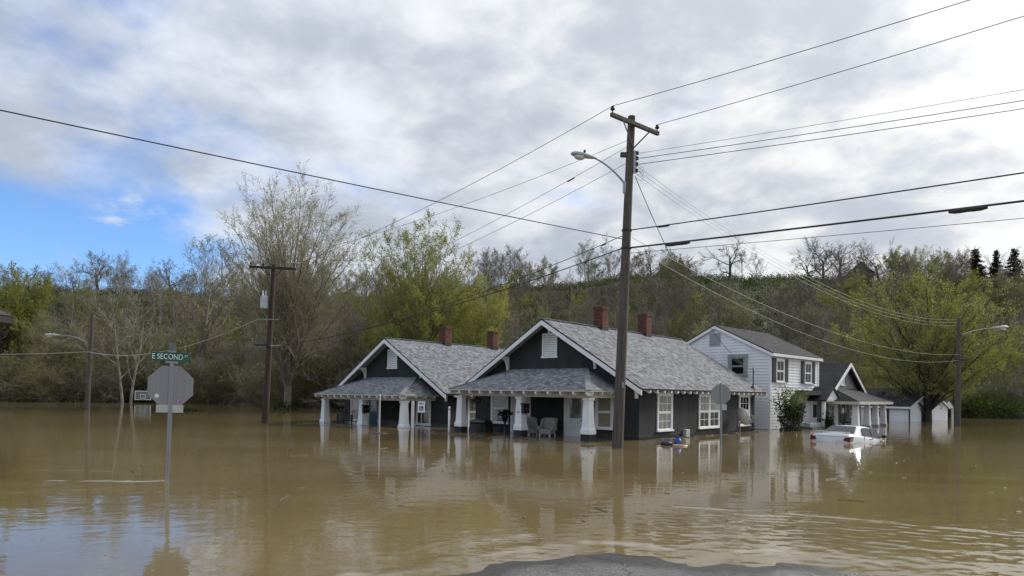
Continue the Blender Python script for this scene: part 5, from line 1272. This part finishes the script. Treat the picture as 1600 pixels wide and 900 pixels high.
slope(70, olive, (-60, 1660), (4, 80), (7, 11), 'budding trees of the hillside wood', 1.05, 2)
slope(16, leafy, (-60, 760), (4, 80), (6, 10), 'leafing trees of the hillside wood', 1.05, 3)
slope(44, leafy, (1290, 1660), (1, 74), (7, 12), 'leafing trees of the hillside wood', 1.15, 4)
slope(10, leafy, (60, 520), (2, 14), (6, 9), 'leafing trees of the hillside wood', 1.1, 8)
slope(20, leafy, (760, 1120), (10, 84), (6, 9), 'leafing trees of the hillside wood', 1.0, 6)
slope(26, leafy, (60, 1080), (12, 74), (6, 10), 'leafing trees of the hillside wood', 1.1, 12)
rn = random.Random(31)
for i in range(44):          # low growth breaking the ridge line
    xp = -10+i*37+rn.random()*30; Y = float(shore_y(pix(xp, 165)))+88+rn.random()*8; X = pix(xp, Y); pr_ = (olive+leafy+bare[:2])[rn.randrange(7)]
    place(pr_, X, Y, gz(X, Y)-.3, 2.2+4.2*rn.random()**1.5*(.5 if 1090 < xp < 1300 else 1), rn.random()*6.28, None, 'small trees on the ridge line', 1.5)
# shore line: bare shrubs and small trees standing in the flood at the left, dense behind the bungalows
rn = random.Random(9)
for i in range(46):
    xp = -30+i*(760.0/46)+rn.random()*18; Y = float(shore_y(pix(xp, 80)))-2+rn.random()*6; X = pix(xp, Y)
    if 190 < xp < 330: Y = max(Y, float(shore_y(X))+2); X = pix(xp, Y)
    k = rn.randrange(3)
    place(shrub[k], X, Y, max(gz(X, Y), -.7), 4.0+3.2*rn.random(), rn.random()*6.28, None, ['tangled shrubs along the shore', 'tangled shrubs along the shore', 'budding shrubs along the shore'][k], 1.25)
for i in range(22):
    xp = 1270+i*17+rn.random()*10; Y = 70+rn.random()*9; X = pix(xp, Y); Y = min(Y, float(shore_y(X))+4); X = pix(xp, Y)
    k = rn.randrange(3)
    place(shrub[k], X, Y, max(gz(X, Y), -.7), 3.5+3*rn.random(), rn.random()*6.28, None, ['tangled shrubs along the shore', 'tangled shrubs along the shore', 'budding shrubs along the shore'][k], 1.2)
for i in range(34):
    xp = -20+i*23+rn.random()*18; Y = float(shore_y(pix(xp, 84)))+1+rn.random()*12; X = pix(xp, Y)
    if 185 < xp < 225: continue
    pr_ = (bare+olive)[rn.randrange(6)]
    place(pr_, X, Y, max(gz(X, Y), -.6), 8+4.5*rn.random(), rn.random()*6.28, None, 'leafless trees of the hillside wood' if pr_ in bare else 'budding trees of the hillside wood', 1.0)
L_MID = leafmat('mid_green_leaf', (.050, .074, .020), (.095, .125, .034))
# green shrub clumps
def bush(name, label, loc, rx, ry, rz_, n, size, leaf, seed, stems=True, group=None):
    t_ = thing(name, label, 'bush', loc, 0, group); rn_ = np.random.default_rng(seed)
    c = rn_.normal(size=(14, 3)); c /= np.linalg.norm(c, axis=1)[:, None]; c = c*np.array([rx, ry, rz_])*.62
    p = c[rn_.integers(0, 14, n)] + rn_.normal(size=(n, 3))*np.array([rx, ry, rz_])*.26; p[:, 2] = np.maximum(p[:, 2]+rz_*.85, .02)
    v_, f_ = leaf_quads(p, size, rn_); link('crown', npmesh('crown', v_, f_), leaf, t_)
    sm_ = MB()
    for k in range(9):
        q = c[k]*1.1; sm_.tube([(0, 0, -.5), (q[0]*.4, q[1]*.4, rz_*.5), (q[0], q[1], max(q[2]+rz_*.85, .3))], [.03, .02, .006], 4)
    sm_.build('stem', B_BROWN, t_); return t_
bush('waterside_bush', 'rounded bright green bush at the right shore', (49.5, 69.5, -.2), 4.6, 2.4, 1.9, 5200, .22, L_MID, 1)
bush('waterside_bush', 'smaller green bush against the right edge of the shore', (57.5, 72.5, -.1), 3.4, 2.2, 1.6, 3200, .22, L_MID, 2)
bush('flooded_bush', 'low green clump half drowned right of the street name sign', (-25.6, 52.6, -.35), 1.3, .7, .34, 500, .16, L_DARK, 3)
bush('flooded_bush', 'dark drowned clump at the foot of the shore behind the transformer pole', (-20.6, 60.5, -.3), 1.5, .8, .5, 500, .16, L_DARK, 4)
bush('round_conifer_bush', 'small dark pointed shrub beside the white portico', (19.1, 40.2, -.3), .42, .42, .85, 900, .12, L_DARK, 5)
# tall leafy shrub at the corner of the white house
t_ = thing('tall_shrub', 'tall leafy shrub growing against the corner of the white house', 'bush', (15.35, 36.55, -.8), 0)
rn_ = np.random.default_rng(12); rr = random.Random(12); st = MB(); P_ = []; Q_ = []
for k in range(42):
    a = rr.random()*6.28; lean = rr.random()**.7; hh = 2.7+.9*rr.random(); e = Vector((math.cos(a)*1.05*lean, math.sin(a)*.8*lean, hh*(1-.15*lean)))
    b0 = Vector((math.cos(a)*.35*lean, math.sin(a)*.3*lean, 0)); m0 = b0.lerp(e, .5)+Vector((0, 0, .25))
    st.tube([b0, m0, e], [.022, .014, .005], 4)
    for j in range(60):
        f = rr.random()**.8; p = b0.lerp(m0, f*2) if f < .5 else m0.lerp(e, f*2-1)
        (P_ if f < .74 else Q_).append((p.x+rr.gauss(0, .09), p.y+rr.gauss(0, .09), p.z+rr.gauss(0, .08)))
st.build('stem', B_BROWN, t_)
v_, f_ = leaf_quads(np.array(P_), .15, rn_); link('crown', npmesh('crown', v_, f_), L_DARK, t_)
v_, f_ = leaf_quads(np.array(Q_), .12, rn_); link('new_growth', npmesh('new_growth', v_, f_), leafmat('new_shoot_leaf', (.13, .16, .045), (.26, .27, .12)), t_)
# --- undergrowth over the whole slope: brambles, ivy, saplings; nobody could count it
n = 11500
r = np.random.default_rng(99)
Xc = r.uniform(-150, 160, n); tc = r.random(n)**.9*104 - 1; Yc = shore_y(Xc)+tc
keep = np.abs(Xc/Yc) < .92; Xc = Xc[keep]; Yc = Yc[keep]; n = len(Xc)
Zc = hill_z(Xc, Yc)
gr = fbm(Xc*.035, Yc*.035, 5, 3); rightness = sm(Xc/Yc, .22, .27)*sm(Xc/Yc, .56, .49)*sm(Zc, 6, 13)
top = sm(Zc, ridge_h(Xc)-6.0, ridge_h(Xc)-1.5)
pg = np.clip(sm(gr, .42, .56)*.85 + top*.55 + rightness, 0, 1)      # share of green cover
kind = r.random(n) < pg
per = 44
cen = np.stack([Xc, Yc, Zc], 1).repeat(per, 0); hgt = (.9+1.7*r.random(n)).repeat(per)
off = r.normal(size=(n*per, 3)); off /= np.linalg.norm(off, axis=1)[:, None]; off *= (r.random((n*per, 1))**.5)
off[:, 0] *= 1.35*hgt*.8; off[:, 1] *= 1.35*hgt*.8; off[:, 2] = np.abs(off[:, 2])*hgt
P_ = cen+off
v_, f_ = leaf_quads(P_, .29, r)
gcol = np.array([.046, .070, .018])[None]*(.65+.7*r.random((n, 1)))*np.where(r.random((n, 1)) < .2, 1.5, 1.0)
bcol = np.array([.100, .086, .050])[None]*(.65+.7*r.random((n, 1)))
ccol_ = np.where(kind[:, None], gcol, bcol).repeat(per, 0)*(.85+.3*r.random((n*per, 1)))
M_UNDER = bpy.data.materials.new('undergrowth_leaf'); M_UNDER.use_nodes = True; t = NT(M_UNDER.node_tree)
out = t.new('ShaderNodeOutputMaterial'); at = t.new('ShaderNodeAttribute', attribute_name='tint').outputs['Color']
d_ = t.new('ShaderNodeBsdfDiffuse'); tl2 = t.new('ShaderNodeBsdfTranslucent'); mx_ = t.new('ShaderNodeMixShader'); mx_.inputs[0].default_value = .4
t.l.new(at, d_.inputs[0]); t.l.new(at, tl2.inputs[0]); t.l.new(d_.outputs[0], mx_.inputs[1]); t.l.new(tl2.outputs[0], mx_.inputs[2]); t.l.new(mx_.outputs[0], out.inputs[0])
um = link('undergrowth', npmesh('undergrowth', v_, f_, ccol_), M_UNDER)
um['kind'] = 'stuff'; um['label'] = 'brambles, ivy and saplings covering the hillside'; um['category'] = 'undergrowth'
# --- houses on the ridge, basketball hoop on the flooded field
def ridge_house(label, xp, Y, ytop, w_, dr):
    X = pix(xp, Y); z = gz(X, Y); zt = top_h(ytop, xp, Y)
    t_ = thing('ridge_house', label, 'house', (X, Y, z), dr); hh = zt-z; e = hh*.55
    MB().prism([(-w_, -1), (w_, -1), (w_, e), (0, hh-.15), (-w_, e)], 'y', 0, 9).build('wall', mat('ridge_wall', (.10, .10, .095), .9), t_)
    for s in (1, -1): MB().prism([(0, hh), (s*(w_+.5), e-.2), (s*(w_+.5), e-.4), (0, hh-.2)], 'y', -.5, 9.5).build('roof', M_ROOFEDGE, t_)
    for s in (-1, 1): MB().box(s*w_*.45-.5, s*w_*.45+.5, -.05, .02, e*.35, e*.8).build('window', M_GLASSD, t_)
    MB().box(.8, 1.6, 3, 3.8, hh-1.2, hh+.5).build('chimney', M_MORTAR, t_)
ridge_house('dark gabled house among the trees on the right ridge', 1344, 180, 408, 3.2, R(-15))
ridge_house('dark gabled house among bare trees right of the pole top cables', 1062, 182, 408, 2.6, R(20))
t_ = thing('basketball_hoop', 'white-framed basketball backboard just above the flood at the far left', 'hoop', (-44.6, 80.5, 0), R(8))
MB().box(-.93, .93, -.02, .02, .35, .45).box(-.93, .93, -.02, .02, 1.36, 1.46).box(-.93, -.84, -.021, .021, .45, 1.36).box(.84, .93, -.021, .021, .45, 1.36).build('board_border', M_WHITE, t_)
MB().box(-.84, .84, -.01, .01, .45, 1.36).build('backboard', glass('clear_board', (.05, .055, .05)), t_)
MB().box(-.32, .32, -.025, -.012, .98, 1.06).box(-.32, -.25, -.025, -.012, .55, .98).box(.25, .32, -.025, -.012, .55, .98).box(-.25, .25, -.025, -.012, .52, .58).build('target_square', M_WHITE, t_)
MB().tube([(.23*math.cos(a), -.30+.23*math.sin(a), .45) for a in [i*math.pi/8 for i in range(17)]], .02, 5).build('rim', mat('rim_orange', (.3, .06, .02), .5), t_)
MB().tube([(0, 1.0, -2.4), (0, .9, .4), (0, .02, .9)], .07, 8).build('post', M_BLACK, t_)

# --- twigs and leaf litter drifting on the flood, thicker against the walls
r = np.random.default_rng(5); P_ = []
for k in range(420):
    q = r.random()
    if q < .35: a = r.uniform(-.3, 12); d = abs(r.normal(0, .5))+.05; p = A1 + V*a + U*d
    elif q < .6: a = r.uniform(-9, 0); d = abs(r.normal(0, .7))+.1; p = A1 + U*a - V*(2.6+d)
    elif q < .75: a = r.uniform(-9, 0); d = abs(r.normal(0, .7))+.1; p = A2 + U*a - V*(2.6+d)
    else: p = Vector((r.uniform(-9, 14), 9+12*r.random(), 0)); p.y += .25*math.sin(p.x)
    P_.append((p.x, p.y, .006))
P_ = np.array(P_); n = len(P_); an_ = r.random(n)*6.28; L_ = np.where(r.random(n) < .3, .10+.25*r.random(n), .03+.04*r.random(n)); W_ = np.where(L_ > .09, .008, .016)
ca, sa = np.cos(an_)[:, None], np.sin(an_)[:, None]; ax = np.concatenate([ca, sa, 0*ca], 1)*L_[:, None]; bx_ = np.concatenate([-sa, ca, 0*ca], 1)*W_[:, None]; up_ = np.array([[0, 0, .012]])
vv = np.stack([P_-ax-bx_, P_+ax-bx_, P_+ax+bx_, P_-ax+bx_, P_-ax*.9+up_, P_+ax*.9+up_], 1).reshape(-1, 3); b0 = np.arange(n)[:, None]*6
ff = np.concatenate([b0+np.array([0, 1, 5, 4]), b0+np.array([2, 3, 4, 5])])
o = link('floating_litter', npmesh('floating_litter', vv, ff), mat('wet_litter', (.05, .035, .02), .7, color2=(.16, .12, .07), vscale=3.0)); o['kind'] = 'stuff'; o['label'] = 'twigs and leaf litter drifting on the flood water'; o['category'] = 'litter'
